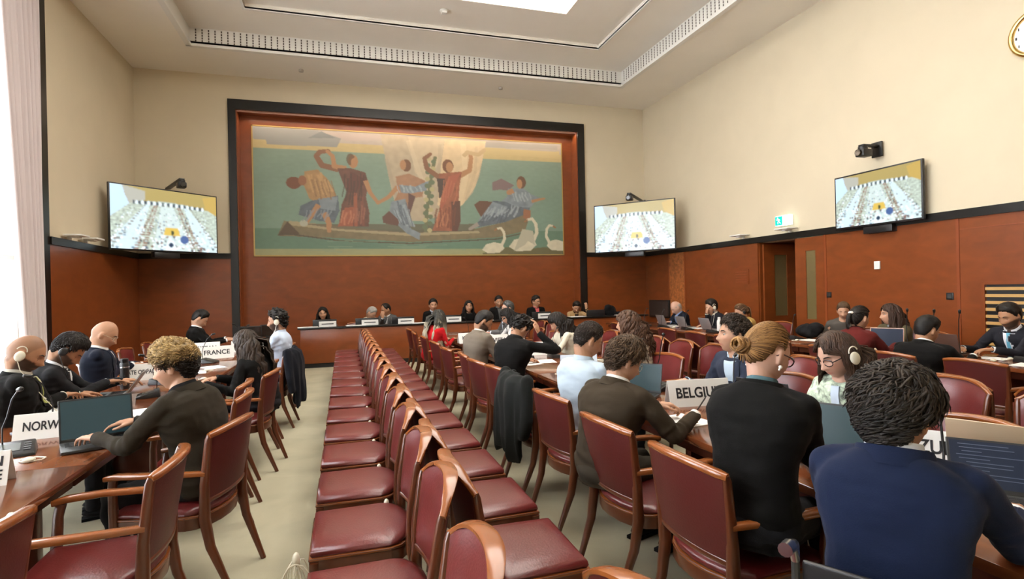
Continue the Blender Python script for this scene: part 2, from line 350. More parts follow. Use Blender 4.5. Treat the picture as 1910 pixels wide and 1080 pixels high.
b = MB(); b.b2((-.046, -.16, -.02), (-.041, -.07, .02)); b.add([(-.046, -.07, -.05), (-.046, -.07, .05), (-.046, -.02, 0), (-.041, -.07, -.05), (-.041, -.07, .05), (-.041, -.02, 0)], [(0, 1, 2), (3, 5, 4), (0, 3, 4, 1), (1, 4, 5, 2), (2, 5, 3, 0)]); b.build('arrow', mat('pale_cyan', (.6, .9, .95), .4, emit=(.5, .85, .95), estr=1), o, smooth=False)
# small white luminaires on the rail
def shelf_device(x, y, rz, label):
    o = empty('access_point', (x, y, RZ1), rz, label, 'device')
    MB().box((0, .10, .07), (.34, .26, .03)).build('housing', M_TRIMW, o, bevel=.01); b = MB(); b.box((0, .0, .035), (.05, .05, .07)); b.box((0, .1, .045), (.14, .1, .03)); b.build('bracket', M_TRIMW, o, bevel=.004)
shelf_device(XR-.08, 9.9, PI/2, 'small white wall device on the black rail left of the exit sign')
shelf_device(XR-.08, 8.6, PI/2, 'small white wall device on the black rail right below the exit sign')
shelf_device(XL+.06, 10.75, -PI/2, 'small white wall device on the black rail beside the curtain, nearer one')
shelf_device(XL+.06, 11.35, -PI/2, 'small white wall device on the black rail left of the left television')
# clock
o = empty('wall_clock', (XR-.0, 4.62, 4.66), 0, 'round white wall clock with gold rim cut by the right edge of the photo', 'clock')
n = 40
b = MB(); pts = [Vector((-.05, .27*math.cos(2*PI*i/n), .27*math.sin(2*PI*i/n))) for i in range(n+1)]; b.tube(pts, .032, 10, caps=False, up=(1, 0, 0)); b.build('rim', M_GOLD, o)
b = MB(); b.tube([(0, 0, 0), (-.045, 0, 0)], .265, n); b.build('dial', mat('clock_white', (.92, .92, .88), .4), o)
b = MB()
for i in range(12): a = i*PI/6; b.box((-.048, .215*math.sin(a), .215*math.cos(a)), (.004, .01 if i % 3 else .018, .035), M=None)
b.build('hour_marks', M_INK, o, smooth=False); b = MB(); b.tube([(-.052, 0, 0), (-.052, .08, .10)], .008, 6); b.tube([(-.054, 0, 0), (-.054, -.16, .05)], .006, 6); b.build('hands', M_INK, o)

# ---------------------------------------------------------------- flat pictures as coloured grids
def inpoly(x, y, P):
    c = False; j = len(P)-1
    for i in range(len(P)):
        xi, yi = P[i]; xj, yj = P[j]
        if (yi > y) != (yj > y) and x < (xj-xi)*(y-yi)/(yj-yi)+xi: c = not c
        j = i
    return c
class Pic:
    def __init__(s, W, H): s.W, s.H = W, H; s.p = [[(0, 0, 0)]*W for _ in range(H)]
    def fill(s, fn):
        for j in range(s.H):
            for i in range(s.W): s.p[j][i] = fn((i+.5)/s.W, (j+.5)/s.H)
    def poly(s, P, col, a=1.0, tex=0):      # P in 0..1 coordinates, y down
        xs = [q[0] for q in P]; ys_ = [q[1] for q in P]
        for j in range(max(0, int(min(ys_)*s.H)), min(s.H, int(max(ys_)*s.H)+1)):
            for i in range(max(0, int(min(xs)*s.W)), min(s.W, int(max(xs)*s.W)+1)):
                x, y = (i+.5)/s.W, (j+.5)/s.H
                if inpoly(x, y, P):
                    k = 1+tex*noise.noise(Vector((x*60, y*26, 3))); o = s.p[j][i]; s.p[j][i] = tuple(o[q]*(1-a)+col[q]*a*k for q in range(3))
    def ell(s, cx, cy, rx, ry, col, a=1.0, rot=0): 
        s.poly([(cx+rx*math.cos(t)*math.cos(rot)-ry*math.sin(t)*math.sin(rot)*.4, cy+ry*math.sin(t)*math.cos(rot)+rx*math.cos(t)*math.sin(rot)*2.4) for t in [2*PI*k/20 for k in range(20)]], col, a)
    def stroke(s, pts, w, col, a=1.0, asp=2.4, w1=None):
        w1 = w if w1 is None else w1
        for k in range(len(pts)-1):
            (x0, y0), (x1, y1) = pts[k], pts[k+1]; dx, dy = x1-x0, (y1-y0)/asp; L = math.hypot(dx, dy) or 1e-6; nx, ny = -dy/L, dx/L
            wa = w+(w1-w)*k/(len(pts)-1); wb = w+(w1-w)*(k+1)/(len(pts)-1)
            s.poly([(x0+nx*wa, y0+ny*wa*asp), (x1+nx*wb, y1+ny*wb*asp), (x1-nx*wb, y1-ny*wb*asp), (x0-nx*wa, y0-ny*wa*asp)], col, a)
            s.poly([(x1+wb*math.cos(t), y1+wb*asp*math.sin(t)) for t in [2*PI*q/10 for q in range(10)]], col, a)
    def blur(s, k=1):
        for _ in range(k):
            q = [r_[:] for r_ in s.p]
            for j in range(1, s.H-1):
                a, b_, c = s.p[j-1], s.p[j], s.p[j+1]; o = q[j]
                for i in range(1, s.W-1): o[i] = tuple((b_[i][n]*4+b_[i-1][n]+b_[i+1][n]+a[i][n]+c[i][n])/8 for n in range(3))
            s.p = q
    def mesh(s, name, origin, ux, uz, material, parent=None, th=.02, nrm=None):
        W, H = s.W, s.H; vs = []; fs = []; cols = []
        o = Vector(origin); ux = Vector(ux); uz = Vector(uz); nrm = ux.cross(uz).normalized()
        for j in range(H):
            for i in range(W):
                vs.append(o+ux*(i/(W-1))-uz*(j/(H-1))); cols.append(s.p[j][i])
        for j in range(H-1):
            for i in range(W-1): a = j*W+i; fs.append((a, a+W, a+W+1, a+1))
        b0 = len(vs)
        for (i, j) in ((0, 0), (W-1, 0), (W-1, H-1), (0, H-1)): vs.append(vs[j*W+i]-nrm*th); cols.append((.1, .1, .1))
        fs.append((b0, b0+1, b0+2, b0+3))
        me = bpy.data.meshes.new(name); me.from_pydata([tuple(v) for v in vs], [], fs); me.materials.append(material); setcol(me, cols)
        ob = bpy.data.objects.new(name, me); COL.objects.link(ob)
        if parent: ob.parent = parent
        return ob
def lin(r, g, b):
    return tuple((c/255/12.92) if c/255 <= .04045 else ((c/255+.055)/1.055)**2.4 for c in (r, g, b))
# the mural: coordinates from the zoomed view, x 190..1725, y 170..810
def MU(x, y):
    u = (x-188)/(1722-188); top = 170+(262-170)*u; bot = 812-(812-806)*u
    return (u, (y-top)/(bot-top))
def MP(*a): return [MU(a[i], a[i+1]) for i in range(0, len(a), 2)]
pm = Pic(560, 232)
sea = lin(112, 142, 124); sea2 = lin(128, 148, 132)
def base(u, v):
    n = noise.noise(Vector((u*9, v*5, 0)))*.05+noise.noise(Vector((u*60, v*50, 2)))*.03
    if v < .10: c = lin(172, 160, 148)
    elif v < .17: c = lin(186, 166, 116)
    elif v < .79: c = tuple(a*(1-v)+b_*v for a, b_ in zip(sea2, sea))
    elif v < .95: c = lin(92, 124, 104)
    else: c = lin(150, 150, 108)
    return tuple(max(0, q*(1+n*2)) for q in c)
pm.fill(base)
pm.poly(MP(190, 175, 470, 192, 580, 232, 560, 275, 250, 262, 245, 240, 190, 235), lin(140, 140, 136))
pm.poly(MP(430, 230, 490, 196, 560, 230), lin(118, 122, 122)); pm.poly(MP(520, 200, 765, 215, 765, 240, 600, 242), lin(176, 160, 150))
pm.poly(MP(1300, 250, 1700, 270, 1700, 290, 1300, 275), lin(158, 152, 142)); pm.poly(MP(1295, 275, 1500, 290, 1712, 300, 1712, 335, 1290, 305), lin(190, 170, 120))
SAIL = lin(208, 184, 146)
pm.poly(MP(765, 212, 900, 220, 1090, 232, 1300, 245, 1285, 320, 1262, 420, 1225, 500, 1170, 560, 1080, 610, 960, 640, 880, 640, 830, 560, 800, 420, 785, 320), lin(176, 160, 134), tex=.12)
pm.poly(MP(1085, 235, 1300, 247, 1280, 340, 1240, 470, 1170, 560, 1090, 600, 1040, 560, 1060, 380), SAIL, tex=.12)
pm.poly(MP(900, 222, 1085, 233, 1065, 330, 990, 450, 930, 400), lin(194, 176, 146), a=.8, tex=.1)
pm.stroke(MP(790, 330, 830, 500, 880, 630), 9/1534, lin(162, 148, 126), .5); pm.stroke(MP(900, 240, 960, 430, 1000, 600), 12/1534, lin(206, 190, 160), .45); pm.stroke(MP(1060, 260, 1050, 420, 1075, 590), 9/1534, lin(170, 152, 126), .5); pm.stroke(MP(1180, 260, 1190, 420, 1150, 560), 14/1534, lin(222, 202, 164), .45); pm.stroke(MP(1250, 270, 1240, 400, 1190, 530), 8/1534, lin(184, 160, 126), .4)
# boat
pm.poly(MP(315, 640, 500, 660, 850, 695, 1180, 690, 1400, 645, 1500, 590, 1540, 600, 1505, 690, 1350, 722, 900, 745, 560, 725, 285, 714, 300, 680), lin(118, 104, 76), tex=.2)
pm.poly(MP(340, 640, 620, 672, 900, 700, 1250, 688, 1260, 700, 900, 715, 560, 690, 330, 660), lin(160, 146, 112))
pm.poly(MP(285, 714, 330, 642, 385, 706), lin(84, 66, 48)); pm.poly(MP(400, 655, 1230, 655, 1230, 690, 900, 700, 560, 680), lin(92, 78, 60), a=.8)
SK, SKD, RD, BL, BLD, MAR = lin(172, 124, 84), lin(128, 84, 58), lin(150, 78, 52), lin(122, 134, 142), lin(88, 98, 110), lin(96, 50, 42)
def st(pts, w, c, w1=None): pm.stroke(MP(*pts), w/1534, c, 1, w1=None if w1 is None else w1/1534)
# bending figure
pm.poly(MP(410, 395, 470, 385, 520, 440, 555, 520, 550, 590, 480, 560, 430, 530, 405, 460), lin(164, 126, 82), tex=.25)
pm.poly(MP(440, 540, 560, 515, 565, 590, 540, 650, 470, 640, 380, 610, 390, 565), BLD, tex=.3); pm.poly(MP(470, 530, 560, 520, 545, 590, 480, 580), BL, tex=.2)
pm.ell(*MU(362, 452), .022, .048, lin(112, 62, 40)); pm.ell(*MU(400, 440), .012, .04, lin(140, 88, 58)); st((470, 560, 440, 610, 415, 650), 13, SK, 9); pm.ell(*MU(402, 652), .012, .026, lin(170, 168, 150))
st((495, 600, 515, 650, 515, 690), 15, SK, 10)
# second figure
st((565, 385, 490, 365, 465, 320, 480, 298, 520, 294), 15, SKD, 10); st((600, 380, 545, 370, 540, 320, 515, 295), 13, SK, 8)
pm.poly(MP(560, 380, 620, 378, 690, 400, 705, 460, 690, 520, 705, 600, 700, 668, 560, 668, 575, 560, 600, 500), lin(102, 62, 50), tex=.35)
pm.poly(MP(590, 575, 640, 570, 625, 668, 555, 668), RD, tex=.2); pm.poly(MP(620, 395, 700, 440, 640, 500, 600, 500), MAR); st((640, 500, 640, 660), 9, RD); st((670, 520, 675, 660), 7, lin(120, 66, 52))
st((690, 440, 710, 500, 745, 548), 12, SK, 8); pm.ell(*MU(633, 345), .015, .055, SK); pm.ell(*MU(622, 335), .013, .048, lin(92, 62, 40), a=.8); pm.ell(*MU(638, 352), .010, .040, SK)
# third figure, seen from behind
pm.poly(MP(835, 420, 900, 405, 980, 440, 965, 520, 895, 530, 895, 600, 880, 650, 850, 640, 800, 600, 825, 540, 845, 500), lin(160, 118, 88), tex=.2)
pm.poly(MP(850, 460, 930, 470, 1000, 440, 985, 490, 900, 505, 860, 500), BL, tex=.2); pm.poly(MP(810, 545, 880, 530, 895, 620, 905, 680, 950, 700, 945, 735, 880, 700, 830, 650, 800, 600), BL, tex=.3)
pm.poly(MP(800, 590, 850, 640, 840, 665, 770, 650, 765, 620), lin(96, 60, 50)); st((845, 470, 800, 520, 745, 552), 12, SK, 8); pm.ell(*MU(888, 365), .016, .052, lin(112, 72, 44)); pm.ell(*MU(872, 362), .010, .042, SK)
pm.poly(MP(895, 500, 930, 520, 890, 640), lin(92, 60, 56))
# garland
st((1035, 320, 1010, 420, 1000, 500, 985, 600, 978, 690), 9, lin(104, 108, 78)); 
for k in range(22):
    yy = 330+k*17; pm.ell(*MU(1012-(yy-330)*.08+(14 if k % 2 else -12), yy), .008, .020, lin(98, 112, 84) if k % 3 else lin(176, 164, 120))
# fourth figure
st((1060, 430, 990, 380, 980, 330, 1010, 308), 14, SKD, 9); st((1150, 420, 1210, 390, 1220, 330, 1215, 305), 15, SK, 9)
pm.poly(MP(1050, 405, 1110, 400, 1170, 395, 1155, 470, 1150, 540, 1158, 640, 1140, 690, 1010, 690, 1045, 600, 1060, 520), lin(148, 84, 58), tex=.3)
pm.poly(MP(1040, 430, 1080, 430, 1090, 500, 1050, 530), lin(70, 52, 46)); pm.poly(MP(1100, 420, 1165, 400, 1100, 520, 1050, 600, 1060, 520), lin(164, 86, 62)); pm.poly(MP(1110, 545, 1158, 540, 1158, 640, 1140, 690, 1110, 690), lin(92, 54, 44))
pm.ell(*MU(1098, 368), .019, .058, lin(112, 68, 42)); pm.ell(*MU(1106, 374), .012, .044, SK); pm.stroke(MP(1180, 320, 1200, 300, 1260, 312, 1290, 290), .007, lin(186, 160, 120))
# reclining figure
pm.poly(MP(1330, 450, 1380, 430, 1450, 465, 1410, 490, 1370, 485, 1330, 490), lin(120, 96, 98)); pm.poly(MP(1415, 480, 1500, 478, 1545, 510, 1600, 530, 1560, 550, 1535, 580, 1400, 560, 1380, 540, 1410, 520), BL, tex=.3)
pm.poly(MP(1330, 540, 1400, 545, 1460, 570, 1535, 575, 1530, 600, 1400, 645, 1250, 672, 1225, 660, 1290, 620), BLD, tex=.35); pm.poly(MP(1230, 560, 1260, 540, 1330, 545, 1325, 600, 1270, 630), lin(98, 62, 46)); pm.poly(MP(1330, 545, 1410, 570, 1395, 620, 1340, 600, 1300, 640, 1250, 640), BL, tex=.2)
pm.ell(*MU(1490, 450), .017, .055, lin(96, 62, 42)); pm.ell(*MU(1480, 458), .010, .042, SK); st((1545, 545, 1590, 535, 1618, 530), 9, SK, 5); st((1445, 490, 1420, 500), 14, SK); st((1250, 655, 1205, 680), 12, lin(150, 140, 130), 8); pm.poly(MP(1500, 580, 1540, 590, 1535, 640, 1495, 625), lin(150, 96, 66))
# drapery folds and light on limbs
def folds(x0, y0, x1, y1, n_, w_, c, lean_=0, sd=1):
    rr_ = random.Random(sd)
    for k in range(n_):
        t = (k+.5)/n_; xa = x0+(x1-x0)*t; h_ = (y1-y0); ya = y0+h_*rr_.uniform(0, .35); yb = y1-h_*rr_.uniform(0, .3)
        pm.stroke(MP(xa, ya, xa+lean_*.4+rr_.uniform(-8, 8), (ya+yb)/2, xa+lean_, yb), w_/1534*rr_.uniform(.5, 1.3), c, .7)
folds(585, 400, 690, 560, 7, 4, lin(70, 44, 38), -14, 1); folds(600, 560, 690, 655, 7, 4, lin(150, 92, 72), -8, 2); folds(575, 580, 640, 660, 4, 4, lin(186, 116, 84), -12, 3)
folds(830, 460, 960, 500, 6, 4, lin(160, 172, 176), 12, 4); folds(820, 560, 900, 670, 7, 5, lin(150, 162, 168), 26, 5); folds(820, 540, 890, 690, 5, 4, lin(78, 88, 102), 30, 6)
folds(1070, 420, 1150, 560, 6, 4, lin(182, 106, 76), -22, 7); folds(1030, 570, 1140, 680, 7, 5, lin(112, 60, 42), -10, 8); folds(1040, 580, 1100, 680, 4, 4, lin(190, 120, 84), -12, 9)
folds(1300, 560, 1480, 620, 10, 5, lin(156, 166, 172), -26, 10); folds(1270, 600, 1420, 655, 8, 4, lin(70, 78, 92), -24, 11); folds(1430, 495, 1540, 550, 6, 4, lin(160, 170, 176), 12, 12)
folds(420, 400, 520, 520, 7, 5, lin(190, 150, 100), 22, 13); folds(430, 430, 540, 540, 5, 4, lin(132, 98, 64), 20, 14); folds(410, 560, 540, 640, 8, 4, lin(130, 142, 150), -20, 15)
pm.stroke(MP(300, 700, 560, 738, 900, 752, 1350, 730, 1500, 700), 3/1534, lin(78, 64, 46))
for k in range(14): rr_ = random.Random(k); xx_ = rr_.uniform(200, 1500); yy_ = rr_.uniform(735, 795); pm.stroke(MP(xx_, yy_, xx_+rr_.uniform(60, 200), yy_+rr_.uniform(-4, 4)), 2/1534, lin(120, 146, 122), .6)
# swans
pm.poly(MP(1270, 800, 1400, 770, 1500, 780, 1620, 770, 1725, 790, 1725, 806, 1270, 806), lin(98, 92, 58))
def swan(x, y, s_, flip=1):
    c = lin(206, 198, 172); pm.poly([MU(x+flip*a*s_, y+b_*s_) for a, b_ in ((-75, 20), (-50, -10), (0, -22), (45, -12), (60, 12), (30, 36), (-40, 40))], c, tex=.15)
    pm.stroke([MU(x+flip*a*s_, y+b_*s_) for a, b_ in ((40, 0), (62, -40), (58, -78), (40, -100), (18, -96))], .006*s_, c, w1=.004*s_); pm.stroke([MU(x+flip*a*s_, y+b_*s_) for a, b_ in ((18, -96), (4, -88))], .003, lin(150, 100, 60))
swan(1335, 765, .9); swan(1500, 745, 1.15, 1); swan(1680, 752, .9, -1)
pm.poly(MP(1490, 680, 1550, 690, 1560, 760, 1520, 740, 1500, 760, 1440, 790), lin(178, 172, 150))
for _j in range(pm.H):
    for _i in range(pm.W): pm.p[_j][_i] = tuple(a*.88+b_*.12 for a, b_ in zip(pm.p[_j][_i], lin(158, 156, 140)))
pm.blur(1)
M_MURAL = mat('mural_paint', (1, 1, 1), .55, attr='col', bump=.05, bump_scale=60)
r = empty('mural', (1.98, YB+.37, 2.56), 0, 'wide painted mural of figures in a boat with swans in the wooden niche', 'mural')
pm.mesh('painting', (-3.97, -.012, 3.10), (7.94, 0, 0), (0, 0, 3.10), M_MURAL, r, .01)
b = MB()
for a in (((-4.0, -.02, -.03), (4.0, 0, 0)), ((-4.0, -.02, 3.10), (4.0, 0, 3.13)), ((-4.0, -.02, -.03), (-3.97, 0, 3.13)), ((3.97, -.02, -.03), (4.0, 0, 3.13))): b.b2(*a)
b.build('gilt_edge', mat('gilt_edge', (.45, .30, .10), .4, metal=.3), r, smooth=False)

# televisions: the room seen from the podium
pt = Pic(150, 86)
random.seed(5)
def tvbase(u, v):
    n = noise.noise(Vector((u*40, v*40, 1)))*.5
    if v < .20+.10*(1-math.sin(PI*min(max((u-.0)/1, 0), 1))): return lin(166, 148, 92) if u > .12 else lin(190, 214, 235)
    return tuple(min(1, max(0, q*(1+n))) for q in lin(176, 188, 176))
pt.fill(tvbase); pt.poly([(0, .0), (.10, .04), (.16, .28), (0, .5)], lin(190, 218, 245)); pt.poly([(.10, 0), (.30, .06), (.30, .20), (.16, .28)], lin(170, 170, 160))
pt.poly([(.85, .05), (1, .0), (1, .35), (.88, .24)], lin(184, 156, 86))
for k in range(26):
    x = .2+k*.026; pt.ell(x, .24+.04*abs(x-.5), .010, .035, lin(220, 236, 250) if k % 2 else lin(40, 56, 80))
def lane(x0, x1, w0, w1, col, step=26):
    for k in range(step):
        t = (k+.2)/step; t = t**1.7; x = x0+(x1-x0)*t; y = .27+.73*t; ww_ = w0+(w1-w0)*t; pt.poly([(x-ww_, y), (x+ww_, y), (x+ww_, y+.012+.022*t), (x-ww_, y+.012+.022*t)], col, a=.85)
pt.poly([(.30, .27), (.34, .27), (.22, 1), (-.05, 1), (-.02, .9)], lin(205, 226, 236), a=.75); pt.poly([(.66, .27), (.70, .27), (1.05, .95), (1.0, 1), (.82, 1)], lin(205, 226, 236), a=.75)
pt.poly([(.44, .28), (.56, .28), (.74, 1), (.36, 1)], lin(200, 216, 216), a=.8)
for X0, X1 in ((.385, .20), (.405, .27), (.60, .76), (.62, .83)): lane(X0, X1, .006, .022, lin(132, 92, 74))
for X0, X1 in ((.30, -.02), (.73, 1.04)): lane(X0, X1, .006, .022, lin(110, 100, 90), 18)
for k in range(420):
    t = random.random()**.75; y = .27+.72*t; c = random.choice([lin(40, 56, 70), lin(236, 246, 252), lin(240, 250, 255), lin(226, 240, 248), lin(120, 84, 66), lin(90, 122, 150), lin(170, 190, 190)]); s_ = .004+.013*t
    x = random.choice([.20-.2*t, .32-.1*t, .42-.05*t, .50, .57+.06*t, .68+.08*t, .82+.1*t])+random.uniform(-.06, .06)*(.4+t); pt.ell(x, y, s_*.8, s_*1.2, c, .85)
pt.poly([(.48, .62), (.60, .62), (.62, .74), (.46, .74)], lin(206, 176, 84)); pt.ell(.545, .70, .014, .04, lin(60, 70, 50)); pt.ell(.66, .80, .042, .07, lin(70, 96, 146)); pt.poly([(.50, .82), (.56, .82), (.58, 1), (.48, 1)], lin(220, 234, 240)); pt.ell(.53, .9, .022, .04, lin(40, 60, 84))
pt.blur(2)
M_TV = mat('television_picture', (0, 0, 0), .25, attr='col', estr=1.25)
M_TV.node_tree.nodes['Principled BSDF'].inputs['Base Color'].default_value = (0, 0, 0, 1)
for l_ in list(M_TV.node_tree.links):
    if l_.to_socket.name == 'Base Color': M_TV.node_tree.links.remove(l_)
def television(p0, p1, z0, z1, label, tilt=0, bracket=.3, droop=0):
    p0, p1 = Vector(p0), Vector(p1); d = (p1-p0); w_ = d.length; mid = (p0+p1)/2; rz = math.atan2(d.y, d.x); h = z1-z0
    r = empty('television', (mid.x, mid.y, z0), rz, label, 'television')
    Mt = Matrix.Rotation(tilt, 4, 'X')
    b = MB(); b.box((0, .035, h/2), (w_, .05, h)); b.xf(Mt); b.build('casing', M_BLACK, r, bevel=.006)
    o = pt.mesh('screen', (-w_/2+.025, .007, h-.025), (w_-.05, 0, 0), (0, 0, h-.055), M_TV, r, .003); o.data.transform(Mt)
    b = MB(); b.box((0, .06+bracket/2, h*.4), (.12, bracket, .10)); b.box((0, .075, h*.4), (.6, .03, .5)); b.box((0, .1, -.06), (.5, .14, .12)); b.build('wall_bracket', M_BLACK, r, bevel=.01)
    return r
t1 = television((-4.14, 12.0), (-2.6, 13.44), 2.52, 3.79, 'television hung across the left corner of the room beside the mural', bracket=1.36)
t2 = television((6.42, 13.35), (7.84, 11.75), 2.50, 3.77, 'television hung across the right corner of the room beside the mural', bracket=1.62)
t3 = television((8.20, 7.50), (8.20, 5.98), 2.50, 3.40, 'television mounted flat on the right wall over the wood panelling', bracket=.02)
def ptz(x, y, z, rz, arm, label):
    r = empty('conference_camera', (x, y, z), rz, label, 'camera')
    b = MB(); b.box((0, .02, .0), (.16, .2, .12)); b.build('camera_head', M_BLACK, r, bevel=.02)
    b = MB(); b.tube([(0, -.08, .0), (0, -.12, 0)], .05, 14); b.build('lens', M_GLASSD, r)
    b = MB(); b.tube([(0, 0, .05), (0, 0, .1)], .07, 14); b.box((0, arm/2, .12), (.10, arm+.08, .03)); b.box((0, arm, .07), (.18, .03, .24)); b.build('arm', M_BLACK, r, bevel=.004); return r
ptz(-3.15, 12.9, 3.92, .45, 1.5, 'black camera on a bracket over the left corner television')
ptz(7.15, 12.75, 3.9, -.75, 1.75, 'black camera on a bracket over the right corner television')
ptz(8.02, 6.78, 3.66, -PI/2, .3, 'black camera on a bracket over the television on the right wall')
# ---------------------------------------------------------------- chairs
def chair(name, loc, rz, label, group, arms=True, arch=.025, bulge=.055, top=.875, rim=.022, leath=None, foot=-.375, ys=1):
    r = empty(name, loc, rz, label, 'chair', group)
    W0 = .225
    for s in (-1, 1):
        P = [(s*.205, foot, 0), (s*.212, foot*.5-.14, .12), (s*.22, -.27, .27), (s*.225, -.245, .42), (s*.232, -.252, .60), (s*.245, -.285, top-.03), (s*.247, -.292, top-.005)]
        MB().tube(P, [(.012, .013), (.015, .016), (.019, .021), (.021, .026), (.018, .022), (.015, .018), (.012, .014)], up=(0, 1, 0), sq=True).build('leg', M_WOOD, r, bevel=0, sharp=60)
        h = .655 if arms else .43
        P = [(s*.215, .235, 0), (s*.222, .222, .2), (s*.228, .215, .42)]+([(s*.245, .21, .60), (s*.252, .20, h)] if arms else [])
        MB().tube(P, [(.012, .012), (.016, .016), (.021, .021)]+([(.016, .018), (.016, .02)] if arms else []), up=(0, 1, 0), sq=True).build('leg', M_WOOD, r, sharp=60)
        if arms:
            P = [(s*.238, -.262, .665), (s*.262, -.12, .672), (s*.272, .04, .676), (s*.262, .18, .672), (s*.252, .235, .662)]
            MB().tube(P, [(.016, .014), (.022, .014), (.026, .014), (.026, .015), (.022, .013)], up=(0, 0, 1), sq=True).build('arm', M_RIM, r, sharp=60)
    # seat frame with rounded back
    def outline(g, n=8):
        pts = [(-.235-g, .235+g), (-.242-g, -.15)]
        for k in range(n+1): a = PI+PI*k/n; pts.append(((.242+g)*math.cos(a), -.15+(.13+g)*math.sin(a)))
        pts += [(.242+g, -.15), (.235+g, .235+g)]; return pts
    b = MB(); b.prism(outline(0), .365, .435); b.prism(outline(.004), .425, .437, 1); b.build('seat_frame', [M_WOOD, M_RIM], r, bevel=.004, sharp=50)
    # cushion
    b = MB(); rs = []
    for (g, z) in ((-.012, .436), (-.004, .45), (-.008, .466), (-.03, .478), (-.08, .487), (-.15, .491), (-.22, .493)): rs.append([Vector((x, y+(.0 if g > -.1 else .02), z)) for x, y in outline(g)])
    for i, rr in enumerate(rs):
        g = (-.012, -.004, -.008, -.03, -.08, -.15, -.22)[i]; k = 1+g/.24
        rr2 = [Vector((q[0]*k, .02+(q[1]-.02)*k, rr[0].z)) for q in outline(0)]; rs[i] = rr2
    b.rings(rs); b.build('seat', leath or M_LEATH, r, sharp=75)
    # curved back panel
    def bp(u, v, off):
        z0 = .515; hh = top-z0-.012+arch*(1-(u*u if arms else abs(u)**3.2))
        x = u*(W0+.022*v); y = -.25-.045*v-bulge*(1-u*u)*(.55+.45*v); nx = -2*bulge*u*.8/.24
        return Vector((x, y+off, z0+hh*v))
    n, m = 12, 8; b = MB(); pad = lambda u, v: .018*min(1, 5*(1-abs(u)))*min(1, 6*(1-v))*min(1, 6*v)
    F = [[bp(-1+2*i/n, j/m, .012+pad(-1+2*i/n, j/m)) for i in range(n+1)] for j in range(m+1)]
    B = [[bp(-1+2*i/n, j/m, -.012) for i in range(n+1)] for j in range(m+1)]
    vs = [p for row in F for p in row]; q = len(vs); vs += [p for row in B for p in row]; fs = []; ms = []
    for j in range(m):
        for i in range(n):
            a = j*(n+1)+i; fs.append((a, a+1, a+n+2, a+n+1)); ms.append(0); fs.append((q+a, q+a+n+1, q+a+n+2, q+a+1)); ms.append(1)
    for i in range(n): fs += [(i, q+i, q+i+1, i+1), (m*(n+1)+i, m*(n+1)+i+1, q+m*(n+1)+i+1, q+m*(n+1)+i)]; ms += [1, 1]
    for j in range(m): a = j*(n+1); c = a+n+1; fs += [(a, c, q+c, q+a), (a+n, q+a+n, q+c+n, c+n)]; ms += [1, 1]
    b.v = vs; b.f = fs; b.m = ms; b.build('backrest', [leath or M_LEATH, M_LEATHB], r, sharp=50)
    # rails
    P = [bp(-1.04+2.08*i/16, 1, .0)+Vector((0, .0, .006)) for i in range(17)]
    MB().tube(P, [(.012, .014)]+[((rim, .015) if arms else (.010+rim*(1-abs(-1+2*i/16)**2.2), .009)) for i in range(1, 16)]+[(.012, .014)], up=(0, 0, 1), sq=True).build('top_rail', M_RIM, r, sharp=60)
    P = [bp(-1+2*i/12, 0, .0)+Vector((0, 0, .0)) for i in range(13)]
    MB().tube(P, [(.016, .014)]*13, up=(0, 0, 1), sq=True).build('lower_rail', M_WOOD, r, sharp=60)
    if ys != 1:
        for c in kids(r): c.data.transform(Matrix.Diagonal((1, ys, 1, 1)))
    return r
PROTO_A = None; PROTO_S = None
def place_chair(x, y, rz, label, group, kind='A'):
    """x, y is where the middle of the back's top stands; rz the facing in degrees, 0 = +Y"""
    global PROTO_A, PROTO_S
    a = math.radians(rz); off = .30 if kind == 'A' else .267; lx, ly = x-math.sin(a)*off, y+math.cos(a)*off
    if kind == 'A':
        if PROTO_A is None: PROTO_A = chair('armchair', (lx, ly, 0), a, label, group); return PROTO_A
        return dup(PROTO_A, (lx, ly, 0), a, label, group)
    if PROTO_S is None: PROTO_S = chair('side_chair', (lx, ly, 0), a, label, group, arms=False, arch=.075, bulge=.07, top=.825, rim=.022, foot=-.335, ys=.92); return PROTO_S
    return dup(PROTO_S, (lx, ly, 0), a, label, group)
LEFT, RIGHT = 90, -90      # facing -X / +X
# twin row of spare chairs, back to back, left of the middle table
for k in range(-1, 16):
    y = 1.52+.645*k
    if k == -1: continue
    place_chair(.315, y, LEFT, 'armless red leather chair, %s from the camera in the left-facing spare column' % ORD[k] if k < 19 else '', 'left-facing spare chairs in the central aisle', 'S')
for k in range(-1, 15):
    y = 2.33+.625*k
    if k == -1: place_chair(.74, 1.16, -62, 'turned armless chair whose orange top rail pokes in at the bottom edge', None, 'S'); continue
    place_chair(.47, y, RIGHT, 'armless red leather chair, %s from the camera in the right-facing spare column' % ORD[k], 'right-facing spare chairs in the central aisle', 'S')
# twin row right of the middle table
for k in range(0, 15):
    y = 2.20+.66*k
    place_chair(4.15, y, LEFT, 'red leather spare chair behind the middle table, showing its front, %s from the camera' % ORD[k], 'front-showing spare chairs behind the middle table', 'S')
    place_chair(4.32, y+.1, RIGHT, 'red leather spare chair facing the right wall, %s from the camera' % ORD[k], 'spare chairs facing the right wall', 'S')
